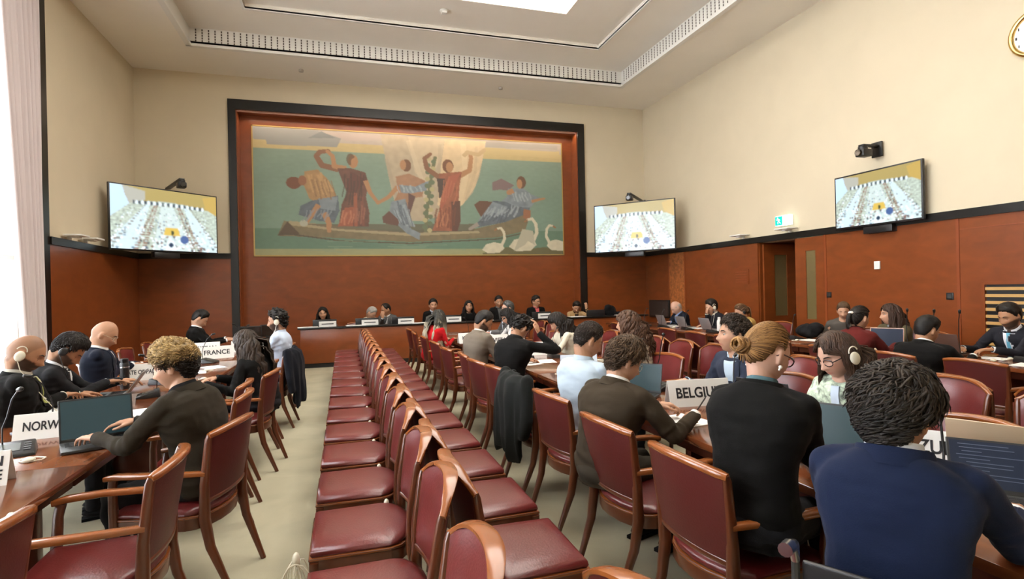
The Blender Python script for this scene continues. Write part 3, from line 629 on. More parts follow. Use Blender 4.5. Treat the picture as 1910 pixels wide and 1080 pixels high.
# chairs of the middle table, left side (facing +X), nearest first: y centre, rz, label
for y, x, rz, l in ((2.02, 1.36, -88, 'wooden armchair holding the woman with the hair bun'), (2.70, 1.33, -86, 'wooden armchair holding the man in the brown suit'), (3.52, 1.33, -84, 'wooden armchair holding the man in the pale blue shirt'),
    (4.20, 1.32, -88, 'wooden armchair with the dark coat draped over its back'), (4.92, 1.34, -80, 'empty dark red armchair just beyond the draped coat'), (5.48, 1.28, -84, 'empty dark red armchair behind the woman bent over in black'),
    (6.15, 1.30, -95, 'small dark red armchair under the elbow of the man in the grey suit'), (6.85, 1.22, -86, 'wooden armchair holding the man in the grey suit'), (7.75, 1.22, -86, 'empty dark red armchair right behind the woman with grey-blonde hair'),
    (8.85, 1.22, -90, 'dark red armchair holding the woman with long grey-blonde hair'), (9.75, 1.2, -96, 'empty dark armchair in front of the podium, nearer one'), (10.7, 1.2, -88, 'empty dark armchair touching the podium front')):
    place_chair(x, y, rz, l, 'armchairs along the near side of the middle table')
for y, x, rz, l in ((1.95, 3.02, 86, 'red armchair partly hidden by the tan laptop lid'), (2.75, 3.22, 88, 'red armchair behind the woman with glasses and headset'), (3.42, 3.30, 92, 'red armchair behind the black laptop'), (4.08, 3.3, 90, 'red armchair holding the man in the navy suit'),
    (4.98, 3.18, 100, 'empty red armchair with curved orange top rail behind the open laptop'), (5.72, 3.3, 88, 'red armchair holding the woman with curly brown hair'), (6.4, 3.32, 92, 'empty red armchair beyond the woman with curly hair'), (7.1, 3.34, 90, 'red armchair holding the woman in the white blouse'),
    (7.8, 3.35, 88, 'empty red armchair beyond the woman in the white blouse'), (8.5, 3.35, 90, 'red armchair near the woman with the white top and black hair'), (9.3, 3.35, 90, 'red armchair holding the woman with black hair and white top'), (10.2, 3.4, 90, 'red armchair holding the man with greying hair in profile')):
    place_chair(x, y, rz, l, 'armchairs along the far side of the middle table')
# left table, right side (facing -X)
for y, x, rz, l in ((2.10, -1.10, 80, 'wooden armchair cut by the left edge of the photo, tilted toward the left table'), (2.82, -.76, 92, 'empty wooden armchair with red seat at the near end of the left table'), (3.48, -.62, 76, 'wooden armchair holding the man with curly blond hair'),
    (4.45, -.72, 90, 'wooden armchair with a bright reflection on its top, nearer of two'), (5.0, -.80, 90, 'wooden armchair with a bright reflection on its top, farther of two'), (5.62, -.66, 84, 'wooden armchair holding the woman with long dark hair'),
    (6.4, -.75, 90, 'wooden armchair between the long-haired woman and the man in the white shirt'), (7.3, -.66, 86, 'wooden armchair with the dark jacket hung over its back'), (8.6, -.75, 90, 'empty wooden armchair beyond the hung dark jacket')):
    place_chair(x, y, rz, l, 'armchairs along the aisle side of the left table')
for y, x, rz, l in ((4.62, -2.95, -90, 'armchair holding the bald bearded man at the window'), (5.55, -2.95, -92, 'red armchair holding the man bent over his phone'), (6.4, -2.95, -88, 'armchair holding the bald man with glasses'), (7.2, -2.75, -70, 'empty red armchair at the window side between the bald man and the thermos'),
    (8.1, -2.9, -90, 'empty red armchair by the dark red wall panel, nearer one'), (9.0, -2.95, -90, 'empty red armchair by the dark red wall panel, farther one'), (9.95, -2.95, -90, 'armchair holding the man in the dark suit at the far end of the left table')):
    place_chair(x, y, rz, l, 'armchairs on the window side of the left table')
# right table, aisle side (facing +X)
for y, x, rz, l in ((1.9, 5.2, -90, 'chair back at the right table nearest the right edge'), (2.65, 5.2, -90, 'chair back at the right table, second from the right edge'), (3.42, 5.25, -90, 'dark red chair back right of the man seen from behind in the dark suit'), (4.12, 5.15, -90, 'armchair holding the man seen from behind in the dark suit'),
    (4.85, 5.15, -90, 'armchair holding the woman in the dark red jacket'), (5.7, 5.2, -90, 'empty armchair left of the woman in the dark red jacket'), (6.5, 5.1, -90, 'dark red chair back below the water bottle'), (7.2, 5.1, -90, 'dark red chair back below the middle laptop of the right table'),
    (8.05, 5.15, -90, 'dark red chair back below the second laptop of the right table'), (8.9, 5.15, -90, 'dark red chair back below the bald man at the right table'), (9.8, 5.15, -90, 'dark red chair back at the far end of the right table')):
    place_chair(x, y, rz, l, 'armchairs along the aisle side of the right table')
for y, l in ((4.3, 'man with the blue tie'), (5.55, 'woman with long dark hair in the olive jacket'), (6.35, 'short-haired person half hidden behind the red jacket'), (8.2, 'woman with the ponytail'), (9.2, 'dark-haired man with the earpiece'), (10.4, 'bald man in the navy jacket')):
    place_chair(7.68, y, LEFT, 'armchair holding the %s by the right wall' % l, 'armchairs between the right table and the wall')
PODIUM_P = [-.45, .55, .95, 2.06, 2.95, 3.70, 4.70, 5.83]
for i, (x, l) in enumerate(zip(PODIUM_P, ('woman in black at the left end', 'white-haired man in the light jacket', 'balding man in the grey suit', 'man with short black hair and a tie', 'smiling woman in black', 'man with glasses standing out behind', 'man in black over a red shirt', 'person in the tan jacket resting the head'))):
    place_chair({.55: .28, .95: 1.2}.get(x, x)+.05, 13.72, 180, 'armchair behind the podium holding the %s' % l, 'armchairs behind the podium')
# ---------------------------------------------------------------- tables
def table(name, x0, x1, y0, y1, label, legs_inset=.18, z=.75, panel=None):
    r = empty(name, ((x0+x1)/2, (y0+y1)/2, 0), 0, label, 'table'); w_, l_ = x1-x0, y1-y0
    b = MB(); b.box((0, 0, z-.02), (w_, l_-.004, .04)); b.build('table_top', M_TABLE, r, bevel=.006)
    b = MB(); b.box((0, 0, z-.075), (w_-.12, l_-.02, .07)); b.build('apron', M_DARKW, r, bevel=.003)
    for yy in (-l_/2+.12, l_/2-.12):
        b = MB(); b.box((0, yy, (z-.11)/2+.02), (w_*.5, .06, z-.15)); b.box((0, yy, .02), (w_*.62, .09, .04)); b.build('leg', M_DARKW, r, bevel=.004)
    if panel is not None:
        b = MB(); b.box((panel, 0, .42), (.025, l_-.05, .56)); b.build('modesty_panel', M_DARKW, r, bevel=.003)
    return r
LT0, LT1 = -2.32, -1.28
for i, (y0, y1) in enumerate(((1.2, 3.36), (3.36, 5.7), (5.7, 8.0), (8.0, 10.4), (10.4, 12.2))):
    table('conference_table', LT0, LT1, y0, y1, 'polished wooden table section of the left table, %s from the camera' % ORD[i])
MT0, MT1 = 1.84, 2.76
for i, (y0, y1) in enumerate(((.6, 2.9), (2.9, 5.2), (5.2, 7.5), (7.5, 9.8), (9.8, 11.2))):
    table('conference_table', MT0, MT1, y0, y1, 'polished wooden table section of the middle table, %s from the camera' % ORD[i])
RT0, RT1 = 6.02, 6.95
for i, (y0, y1) in enumerate(((1.6, 3.9), (3.9, 6.2), (6.2, 8.5), (8.5, 10.8), (10.8, 12.0))):
    table('conference_table', RT0, RT1, y0, y1, 'polished wooden table section of the right table, %s from the camera' % ORD[i], panel=.15)
# podium
r = empty('podium', (3.2, 12.9, 0), 0, 'long raised red wood podium desk with black ledge in front of the mural wall', 'podium')
b = MB(); b.b2((-4.1, -.27, .10), (4.3, -.22, .84)); b.b2((-4.1, -.22, .10), (-4.05, .2, .84)); b.b2((4.25, -.22, .10), (4.3, .2, .84)); b.build('front_panel', M_PANEL, r, bevel=.003)
MB().b2((-4.1, -.24, 0), (4.3, .2, .10)).build('kick_board', M_BLACK, r, smooth=False)
b = MB(); b.b2((-4.15, -.31, .84), (4.35, .02, .875)); b.build('ledge', M_BLACKW, r, bevel=.004)
MB().b2((-4.1, -.2, .72), (4.3, .22, .76)).build('desk_top', M_TABLE, r, bevel=.004)
# ---------------------------------------------------------------- people
def sstep(a, b_, x): t = min(1, max(0, (x-a)/(b_-a))); return t*t*(3-2*t)
def ga(x, s): return math.exp(-(x/s)**2)
def _headmesh():
    bm = bmesh.new(); bmesh.ops.create_icosphere(bm, subdivisions=5, radius=1); vs = []
    for v in bm.verts:
        x, y, z = v.co; X, Y, Z = .074*x, .098*y, .118*z
        if z < 0:
            t = -z; X *= 1-.34*t**1.6; 
            if y < 0: Y *= 1-.45*t**1.2
            else: Y += .012*t*y
        else: X *= 1-.05*max(y, 0)
        if y > 0:
            w_ = sstep(.05, .45, y); ax = abs(X); Y *= 1-.05*w_
            d = 0
            ramp = sstep(.022, -.028, Z)*sstep(-.046, -.036, Z)
            d += (.006+.010*ramp)*ga(X, .0095+.003*ramp)*sstep(.03, .0, Z)*sstep(-.047, -.035, Z)
            d += .010*ga(X, .012)*ga(Z+.032, .011)+.007*ga(ax-.012, .008)*ga(Z+.035, .009)
            d += -.012*ga(ax-.031, .017)*ga(Z-.004, .013)+.004*ga(ax-.028, .022)*ga(Z-.027, .009)
            d += .005*ga(ax-.045, .018)*ga(Z+.024, .018)
            d += .010*ga(X, .022)*ga(Z+.064, .016)-.008*ga(X, .024)*ga(Z+.0645, .0035)-.004*ga(X, .018)*ga(Z+.082, .006)
            d += .014*ga(X, .020)*ga(Z+.100, .014)
            Y += d*w_
        vs.append(Vector((X, Y, Z)))
    fs = [tuple(v.index for v in f.verts) for f in bm.faces]; bm.free(); return vs, fs
HV, HF = _headmesh()
def head_surf(x, z):
    best = min((v for v in HV if v.y > 0), key=lambda v: (v.x-x)**2+(v.z-z)**2); return best.y
EYE_Y = head_surf(.031, .004); 
def hairline(a):           # a: degrees from the front
    K = [(0, .078), (25, .074), (45, .060), (62, .040), (75, .012), (84, -.004), (92, .030), (108, .026), (118, -.022), (140, -.066), (180, -.082)]
    for i in range(len(K)-1):
        if K[i][0] <= a <= K[i+1][0]: t = (a-K[i][0])/(K[i+1][0]-K[i][0]); return K[i][1]*(1-t)+K[i+1][1]*t
    return 0
def loft(mb, spine, stations, side, n=20, mi=0, fwd=None):
    """stations: (t, half width, half depth); spine(t) -> point, tangent"""
    rs = []
    for st_ in stations:
        t, a, d = st_[:3]; p, tan = spine(t); f = side.cross(tan).normalized() if fwd is None else fwd
        f = -f if f.y < 0 else f; ring = []
        for k in range(n):
            th = 2*PI*k/n; c, s_ = math.cos(th), math.sin(th); e = .8
            ring.append(p+side*a*math.copysign(abs(c)**e, c)+f*d*math.copysign(abs(s_)**e, s_))
        rs.append(ring)
    mb.rings(rs, mi)
def remesh(name, mb, voxel, mats, parent, smooth=4, disp=None, colfn=None, cut=None):
    me = bpy.data.meshes.new('tmp'); me.from_pydata([tuple(v) for v in mb.v], [], mb.f)
    bm = bmesh.new(); bm.from_mesh(me); bmesh.ops.recalc_face_normals(bm, faces=bm.faces); bm.to_mesh(me); bm.free()
    o = bpy.data.objects.new('tmp', me); TMP.objects.link(o)
    m = o.modifiers.new('r', 'REMESH'); m.mode = 'VOXEL'; m.voxel_size = voxel; m.adaptivity = 0
    if smooth: s_ = o.modifiers.new('s', 'SMOOTH'); s_.iterations = smooth; s_.factor = .5
    tvl.update(); dg = bpy.context.evaluated_depsgraph_get() if False else _dg(); ev = o.evaluated_get(dg)
    out = bpy.data.meshes.new_from_object(ev); bpy.data.objects.remove(o); bpy.data.meshes.remove(me)
    out.name = name; out.materials.clear()
    for m_ in mats: out.materials.append(m_)
    n = len(out.vertices); co = [0.0]*(3*n); out.vertices.foreach_get('co', co)
    if disp:
        nr = [0.0]*(3*n); out.vertices.foreach_get('normal', nr)
        for i in range(n):
            p = Vector(co[3*i:3*i+3]); d = disp(p)
            for q in range(3): co[3*i+q] += nr[3*i+q]*d
        out.vertices.foreach_set('co', co)
    if colfn: setcol(out, [colfn(Vector(co[3*i:3*i+3])) for i in range(n)])
    out.polygons.foreach_set('use_smooth', [True]*len(out.polygons)); out.update()
    ob = bpy.data.objects.new(name, out); COL.objects.link(ob)
    if parent: ob.parent = parent
    return ob
TMPS = bpy.data.scenes.new('workbench'); TMP = TMPS.collection; tvl = TMPS.view_layers[0]
def _dg(): tvl.update(); return tvl.depsgraph
def hand(mb, W, fwd, up, side_in, curl=.5, s=1.0, spread=.12, grip=0, flat=False):
    """W wrist; fwd along the palm; up = back of the hand; side_in = towards the thumb"""
    f = fwd.normalized(); u = (up-f*up.dot(f)).normalized(); t = side_in-f*side_in.dot(f)-u*side_in.dot(u); t = t.normalized()
    P = lambda a, b_, c: W+(f*a+t*b_+u*c)*s
    for b_ in (-.028, -.010, .008, .026): mb.cap(P(.0, b_*.6, 0), .0155*s, P(.082, b_, -.002), .0125*s, 8)
    mb.cap(P(.03, -.012, .002), .018*s, P(.055, .010, .0), .018*s, 8)
    L = [(.036, .022, .018), (.042, .026, .020), (.044, .028, .021), (.040, .025, .020)]
    for i, b_ in enumerate((-.031, -.0105, .0105, .030)):
        p = P(.084, b_, -.002); ang = .15+curl*.35; sp = (b_/.03)*spread; c = curl*(1.15 if i < 2 else 1.0)
        for k, l_ in enumerate(L[i]):
            d = (f*math.cos(ang)-u*math.sin(ang)); d = (d+t*sp*(1 if k == 0 else .5)).normalized(); q = p+d*l_*s; mb.cap(p, (.0092-.0008*k)*s, q, (.0084-.0008*k)*s, 8); p = q; ang += c*.8
    a = P(.018, .024, -.006); b1 = P(.048, .050, -.014-.01*grip); b2 = P(.076, .052-.012*grip, -.024-.014*grip); b3 = P(.098, .044-.02*grip, -.030-.018*grip)
    mb.cap(a, .015*s, b1, .0115*s, 8); mb.cap(b1, .0108*s, b2, .0096*s, 8); mb.cap(b2, .0094*s, b3, .008*s, 8)
def ik(S, W, l1, l2, pole):
    d = W-S; L = d.length; 
    if L > (l1+l2)*.995: W = S+d.normalized()*(l1+l2)*.995; d = W-S; L = d.length
    u = d.normalized(); a = (l1*l1-l2*l2+L*L)/(2*L); h = math.sqrt(max(0, l1*l1-a*a)); p = pole-u*pole.dot(u); p = p.normalized()
    return S+u*a+p*h, W
def drape(name, bvh, org, right, up, fwd, outline_fn, nu, nv, off, mats, parent, th=.004, colmat=None):
    """a cloth piece laid on a surface: outline_fn(u, v) -> (x, z) in the plane at org; rays go against fwd"""
    G = []; 
    for j in range(nv+1):
        row = []
        for i in range(nu+1):
            x, z = outline_fn(i/nu, j/nv); p = org+right*x+up*z+fwd*.5; h = bvh[0].ray_cast(p, -fwd, 1.0); h2 = bvh[1].ray_cast(p, -fwd, 1.0)
            if h[0] is None or h2[0] is None or (h[0]-h2[0]).dot(fwd) > .042: row.append(None); continue
            row.append(h[0]+fwd*off if h[0] is not None else None)
        G.append(row)
    vs = []; idx = {}
    for j in range(nv+1):
        for i in range(nu+1):
            if G[j][i] is not None: idx[(i, j)] = len(vs); vs.append(G[j][i])
    q = len(vs); vs += [p-fwd*(th+off) for p in vs]; fs = []; cnt = {}
    for j in range(nv):
        for i in range(nu):
            k = [(i, j), (i+1, j), (i+1, j+1), (i, j+1)]
            if all(c in idx for c in k):
                f = [idx[c] for c in k]; fs.append(tuple(f)); fs.append(tuple(q+c for c in reversed(f)))
                for a in range(4): e = (f[a], f[(a+1) % 4]); cnt[e] = cnt.get(e, 0)+1
    if not fs: return None
    par = list(range(q))
    def fd_(a):
        while par[a] != a: par[a] = par[par[a]]; a = par[a]
        return a
    tops = [f for f in fs if f[0] < q]
    for f in tops:
        for c in f[1:]: par[fd_(c)] = fd_(f[0])
    sz = {}
    for f in tops: sz[fd_(f[0])] = sz.get(fd_(f[0]), 0)+1
    best = max(sz, key=sz.get); fs = [f for f in fs if fd_(f[0] % q) == best]; cnt = {e: c for e, c in cnt.items() if fd_(e[0]) == best}
    used = sorted({i for f in fs for i in f}); rm = {i: n for n, i in enumerate(used)}; u2 = [i for i in used if i < q]
    vs = [vs[i] for i in used]; fs = [tuple(rm[i] for i in f) for f in fs]; cnt = {(rm[a], rm[b_]): c for (a, b_), c in cnt.items()}; q = len(u2)
    for (a, b_) in list(cnt):
        if (b_, a) not in cnt: fs.append((b_, a, q+a, q+b_))
    mb = MB().add(vs, fs); return mb.build(name, mats, parent, sharp=70)
M_SKIN = mat('skin', (1, 1, 1), .5, attr='col', spec=.35); M_HAIR = mat('hair', (1, 1, 1), .55, attr='col', spec=.3)
M_EYEW = mat('eye_white', (.62, .58, .54), .3); M_IRIS = mat('dark_iris', (.02, .012, .008), .2)
TONES = {'pale': (.56, .33, .24), 'light': (.50, .28, .18), 'tan': (.40, .20, .11), 'olive': (.44, .23, .135), 'warm': (.47, .25, .15), 'dark': (.24, .115, .06)}
def cloth(name, c, rough=.85, sheen=.03, **k): return mat(name, c, rough, sheen=sheen, spec=.1, bump=.12, bump_scale=260, **k)
BLKT = cloth('black_cloth', (.010, .010, .011))
def person(label, head, yaw, top=None, top_type='suit', shirt=(.75, .76, .78), tie=None, trousers=(.012, .012, .014), skin='light', hair=None, hp=20, hyaw=0, roll=0,
           hands=None, scale=1.0, hs=1.08, vox=.011, female=False, beard=None, glasses=None, headset=None, group=None, lean=None, shy=0, elbow=(.30, -.35, -1), sleeve=None, stubble=0, cuffs=True, legs=True, extra=None, twist=0, curl=.5, seat=.49, col_open=True, wide=1.0, grip=0, maxlean=15, reach=.47, neck=.143):
    H0 = Vector(head); s = scale; yw = math.radians(yaw)
    near = vox <= .008; hz = H0.z/s
    # spine: solve the lean from the head's height
    pz = seat+.075; SL = .515; HL = neck
    mxl = math.radians(maxlean)
    def solve(th, fr): nb = Vector((0, SL*math.sin(th), pz+SL*math.cos(th))); ph = th*.7+fr; return nb, nb+Vector((0, HL*math.sin(ph), HL*math.cos(ph)))
    fr = math.radians(max(0, hp)*.35+6); th = 0
    if lean is not None: th = math.radians(lean)
    else:
        if solve(0, fr)[1].z > hz:
            lo, hi = 0, mxl
            for _ in range(24):
                th = (lo+hi)/2
                if solve(th, fr)[1].z > hz: lo = th
                else: hi = th
    for _ in range(12):
        nb, hc = solve(th, fr)
        if hc.z > hz+.002 and SL > .43: SL -= .008
    nb, hc = solve(th, fr); dz = hz-hc.z; pz += dz; nb.z += dz; hc.z += dz
    Rz = Matrix.Rotation(yw, 3, 'Z'); base = Vector((H0.x, H0.y, 0))-Rz @ (Vector((0, hc.y, 0))*s)
    root = empty('person', base, yw, label, 'person', group)
    root.scale = (s, s, s)
    inv = lambda p: (Rz.transposed() @ (Vector(p)-base))/s
    pel = Vector((0, 0, pz)); mid = (pel+nb)/2+Vector((0, -.035-.05*math.sin(th), .01))
    def spine(t):
        p = pel*(1-t)**2+mid*2*t*(1-t)+nb*t*t; tg = (mid-pel)*2*(1-t)+(nb-mid)*2*t; return p, tg.normalized()
    side = Vector((1, 0, 0)); SW = (.165 if female else .188)*wide; g = (.9 if female else 1)
    tw = Matrix.Rotation(math.radians(twist), 3, 'Z')
    ST = [(-.16, .12*g, .09), (-.1, .152*g, .105), (0, .165*g, .110), (.25, .150*g, .102), (.45, .152*g, .104), (.62, .172*g*wide, .114), (.76, .192*g*wide, .114), (.86, .190*g*wide, .104), (.92, .165*g*wide, .088), (.965, .118*g, .074), (1.0, .074, .062), (1.05, .050, .050)]
    upd, ut = spine(.9); fwd = side.cross(ut); fwd = fwd if fwd.y > 0 else -fwd
    S = {k: spine(.89)[0]+side*k*SW+fwd*.012 for k in (-1, 1)}
    # hands: L = -1, R = +1 ; given in world space or default on the table edge
    W = {}; HT = hands or {}
    for k, nme in ((-1, 'L'), (1, 'R')):
        W[k] = inv(HT[nme]) if nme in HT and HT[nme] is not None else Vector((k*.12, hc.y+.22, .80/s))
    l1, l2 = .285, .255; E = {}
    for k in (-1, 1):
        dW = W[k]-S[k]
        if dW.length > reach: W[k] = S[k]+dW*(reach/dW.length); W[k].z = max(W[k].z, .785/s)
        E[k], W[k] = ik(S[k], W[k], l1, l2, Vector((k*elbow[0], elbow[1], elbow[2])))
    hipz = pz-.02; knees = {k: Vector((k*.11, .43, max(.50, hipz-.06))) for k in (-1, 1)}; ank = {k: Vector((k*.11, .40, .10)) for k in (-1, 1)}
    HM = Matrix.Translation(hc) @ Matrix.Rotation(math.radians(-hyaw), 4, 'Z') @ Matrix.Rotation(math.radians(-hp), 4, 'X') @ Matrix.Rotation(math.radians(roll), 4, 'Y') @ Matrix.Diagonal((hs, hs, hs, 1)); HI = HM.inverted()
    # ---- skin body, one continuous surface
    b = MB(); b.add([HM @ v for v in HV], HF)
    for k in (-1, 1):
        b.ell(HM @ Vector((k*.077, -.006, -.008)), (.010*hs, .019*hs, .031*hs), 10, 8, R=(HM.to_3x3().normalized() @ Matrix.Rotation(k*.35, 3, 'Z')))
        b.ell(HM @ Vector((k*.073, .002, -.020)), (.010, .012, .016), 8, 6)
    nr = .043 if female else .056
    b.cap(HM @ Vector((0, -.030, -.055)), nr, nb+Vector((0, .005, -.02)), nr+.012, 16); b.cap(HM @ Vector((0, -.005, -.065)), nr*.8, nb+fwd*.035+ut*-.03, nr*.75, 12)
    loft(b, spine, [(t, a*(.84 if t < .97 else .9), d*(.82 if t < .97 else .9)) for t, a, d in ST], side, 16)
    for k in (-1, 1):
        b.cap(S[k]-side*k*.03, .05*g, S[k]*.5+E[k]*.5, .042*g, 10); b.cap(S[k]*.5+E[k]*.5, .042*g, E[k], .036*g, 10); b.cap(E[k], .036*g, E[k]*.3+W[k]*.7, .030*g, 10); b.cap(E[k]*.3+W[k]*.7, .028, W[k], .023*g, 10)
        fd = (W[k]-E[k]).normalized(); tgt = Vector((fd.x*.8-k*.15, fd.y, min(fd.z, .0)*.35-.02)) if not (HT.get('raw')) else fd
        if HT.get('dir'+('L' if k < 0 else 'R')) is not None: tgt = (Rz.transposed() @ Vector(HT['dir'+('L' if k < 0 else 'R')]))
        upv = Vector((0, 0, 1)) if abs(tgt.normalized().z) < .8 else Vector((0, -1, 0))
        if HT.get('up'+('L' if k < 0 else 'R')) is not None: upv = (Rz.transposed() @ Vector(HT['up'+('L' if k < 0 else 'R')]))
        sin_ = tgt.cross(upv)*(-k) if True else 0
        hand(b, W[k], tgt, upv, sin_, curl=curl, s=(.92 if female else 1.02), grip=grip)
        if legs: b.cap(pel+side*k*.09, .07, knees[k], .05, 8); b.cap(knees[k], .048, ank[k], .032, 8)
    tone = Vector(TONES[skin]); bc = beard
    hairc = Vector(hair[1]) if hair and hair[1] else Vector((.02, .015, .01))
    def skincol(p):
        q = HI @ p; c = tone.copy()
        if q.length < .16:
            ax = abs(q.x)
            if q.y > .03 and ax < .026:
                k_ = ga(ax, .021)*ga(q.z+.0645, .0085); c = c.lerp(Vector((tone.x*.80, tone.y*.50, tone.z*.52)), min(1, k_*1.1))
            if q.y > .05: k_ = ga(ax-.031, .013)*ga(q.z-.004, .008); c = c.lerp(tone*.62, .55*k_)
            k_ = ga(ax-.045, .02)*ga(q.z+.025, .02)*(q.y > 0); c = c.lerp(Vector((tone.x*1.05, tone.y*.82, tone.z*.82)), .4*k_)
            if bc:
                jl = -.040+.55*max(0, ax-.022)+(.0 if ax > .02 else 0)-.006*noise.noise(q*90); m_ = sstep(jl+.004, jl-.008, q.z)*sstep(-.03, .0, q.y)*(1-.95*ga(ax, .020)*ga(q.z+.0645, .007)); m_ *= sstep(-.105-.06, -.10, q.z) if q.y < .02 else 1 ; c = c.lerp(Vector(bc), min(1, m_)*.9)
            if stubble:
                a = math.degrees(math.atan2(ax, q.y)); k_ = sstep(-.006, .006, q.z-hairline(a)+.0); c = c.lerp(hairc, stubble*k_)
        return c
    body = remesh('body', b, (.0058 if near else vox*.85), [M_SKIN], root, smooth=2 if near else 1, colfn=skincol)
    # ---- clothes
    topc = top if not isinstance(top, tuple) else cloth('cloth_%02x%02x%02x_%s' % (tuple(int(255*c) for c in top)+(top_type,)), top)
    infl = {'suit': .024, 'shirt': .013, 'blouse': .021, 'coat': .03}[top_type]; rr = {'suit': 1.0, 'shirt': .90, 'blouse': .84, 'coat': 1.1}[top_type]
    b = MB(); loft(b, spine, [(t, a+infl*(1.15 if t < .8 else .8), d+infl) for t, a, d in [(-.2, .145, .095)]+ST[:-1]], side, 24)
    tbvh = BVHTree.FromPolygons([v.copy() for v in b.v], list(b.f))
    for k in (-1, 1):
        m_ = S[k]*.5+E[k]*.5; sg = g
        b.cap(S[k]-side*k*.05, .064*sg*rr, S[k]+(E[k]-S[k])*.10-side*k*.008, .060*sg*rr, 14); b.cap(S[k]-side*k*.006, .058*sg*rr, m_, .056*sg*rr, 14); b.cap(m_, .057*sg*rr, E[k], .050*sg*rr, 14)
        long_ = sleeve is None or sleeve > .5; we = E[k]+(W[k]-E[k])*(.93 if long_ else .1)
        b.cap(E[k], .050*sg*rr, we, .036*rr if top_type != 'coat' else .05, 14)
        b.cap(spine(.97)[0]-ut*.015, .055, S[k]-side*k*.02+ut*.008, .055*sg*rr, 12)
    seed = sum(ord(c) for c in label) % 97
    A1 = .006 if near else .004
    def wr(p):
        q = Vector((p.x*7, p.y*9, p.z*13+seed)); r_ = noise.noise(q)*A1*1.5
        for k in (-1, 1):
            dE = (p-E[k]).length; 
            if dE < .16: r_ += .0065*math.sin(dE*105+6*noise.noise(p*11))*(1-dE/.16)
            dS = (p-S[k]-Vector((-k*.02, 0, -.10))).length
            if dS < .15: r_ += .003*math.sin(p.z*80+k*p.x*60+5*noise.noise(p*7))*(1-dS/.15)
        r_ += .0042*math.sin((p.z*1.0+p.x*.35)*75+7*noise.noise(p*5+Vector((seed, 0, 0))))*sstep(.72, .62, p.z)*sstep(.3, .5, p.z)
        return r_+noise.noise(q*2.7)*A1*.35
    jv = max(vox, .0072)
    nm = {'suit': 'jacket', 'shirt': 'shirt', 'blouse': 'blouse', 'coat': 'coat'}[top_type]
    jk = remesh(nm, b, jv, [topc], root, smooth=14 if near else 8, disp=wr)
    bvh = BVHTree.FromObject(jk, TMPS.view_layers[0].depsgraph) if False else BVHTree.FromPolygons([v.co.copy() for v in jk.data.vertices], [tuple(p.vertices) for p in jk.data.polygons])
    bvh = (bvh, tbvh); org = spine(.55)[0]; right = side; up_ = (spine(1)[0]-spine(.3)[0]).normalized(); f2 = side.cross(up_); f2 = f2 if f2.y > 0 else -f2
    topz = (nb-org).dot(up_)
    shirtm = cloth('shirt_%02x%02x%02x' % tuple(int(255*c) for c in shirt), shirt) if shirt else None
    if top_type in ('suit', 'coat') and shirt:
        zb = -.10; 
        def vee(u, v): z = topz-.005+(zb-topz)*v; hw = .058*(1-v)**.8+.004; return ((2*u-1)*hw, z)
        drape('shirt_front', bvh, org, right, up_, f2, vee, 8, 14, .004, shirtm, root)
        def lap(k): 
            def fn(u, v): z = topz-.0+(zb-topz)*v; hw = .058*(1-v)**.8+.004; return (k*(hw-.004+u*(.012+.045*math.sin(PI*min(1, v*1.25+.05))**.8*(1 if v < .8 else 1-(v-.8)*3))), z)
            return fn
        for k in (-1, 1): drape('lapel', bvh, org, right, up_, f2, lap(k), 4, 14, .009, topc, root)
        if tie:
            tm = cloth('tie_%02x%02x%02x' % tuple(int(255*c) for c in tie), tie, rough=.5)
            drape('tie', bvh, org, right, up_, f2, lambda u, v: ((2*u-1)*((.018-.012*v*6) if v < .12 else (.010+.018*(v-.12))), topz-.02+(zb-topz+.01)*v), 4, 14, .012, tm, root)
    elif top_type in ('shirt', 'blouse'):
        drape('placket', bvh, org, right, up_, f2, lambda u, v: ((2*u-1)*.014, topz-.03+(-.2-topz)*v), 2, 14, .003, topc, root)
    # collars as bands round the neck
    def band(name, rx, ry, h0, h1, m, t0=.9, gap=.5, flare=.0, th_=.006, tilt=.0):
        n_ = 26; rs = []; c0 = nb+ut*(t0); vs = []
        for i in range(n_+1):
            a = -PI/2-PI+gap+(2*PI-2*gap)*i/n_ ; a = PI/2+gap+(2*PI-2*gap)*i/n_
            cx_, sy_ = math.cos(a), math.sin(a); dn = sstep(.4, 1, (sy_+1)/2)*.022
            p0 = c0+side*rx*cx_+fwd*ry*sy_; out = (side*cx_+fwd*sy_)
            lo = p0+out*(flare+.012)+ut*(h0-dn); hi = p0+ut*(h1-dn)
            rs.append([lo+out*th_, hi+out*th_, hi-out*th_*.3, lo-out*th_])
        mb = MB(); mb.rings(rs); mb.build(name, m, root, sharp=60)
    if top_type in ('suit', 'coat'):
        if shirt: band('shirt_collar', nr+.012, nr+.012, -.020, .040, shirtm, t0=-.002, gap=.25)
        band('jacket_collar', nr+.034, nr+.026, -.030, .022, topc, t0=-.002, gap=.95, flare=.012, th_=.008)
    elif top_type == 'shirt': band('shirt_collar', nr+.012, nr+.012, -.035, .030, topc, t0=-.002, gap=.3, th_=.006)
    for k in (-1, 1):
        if shirt and top_type == 'suit' and cuffs: 
            MB().tube([E[k]+(W[k]-E[k])*.90, E[k]+(W[k]-E[k])*.985], .0335, 14).build('cuff', shirtm, root)
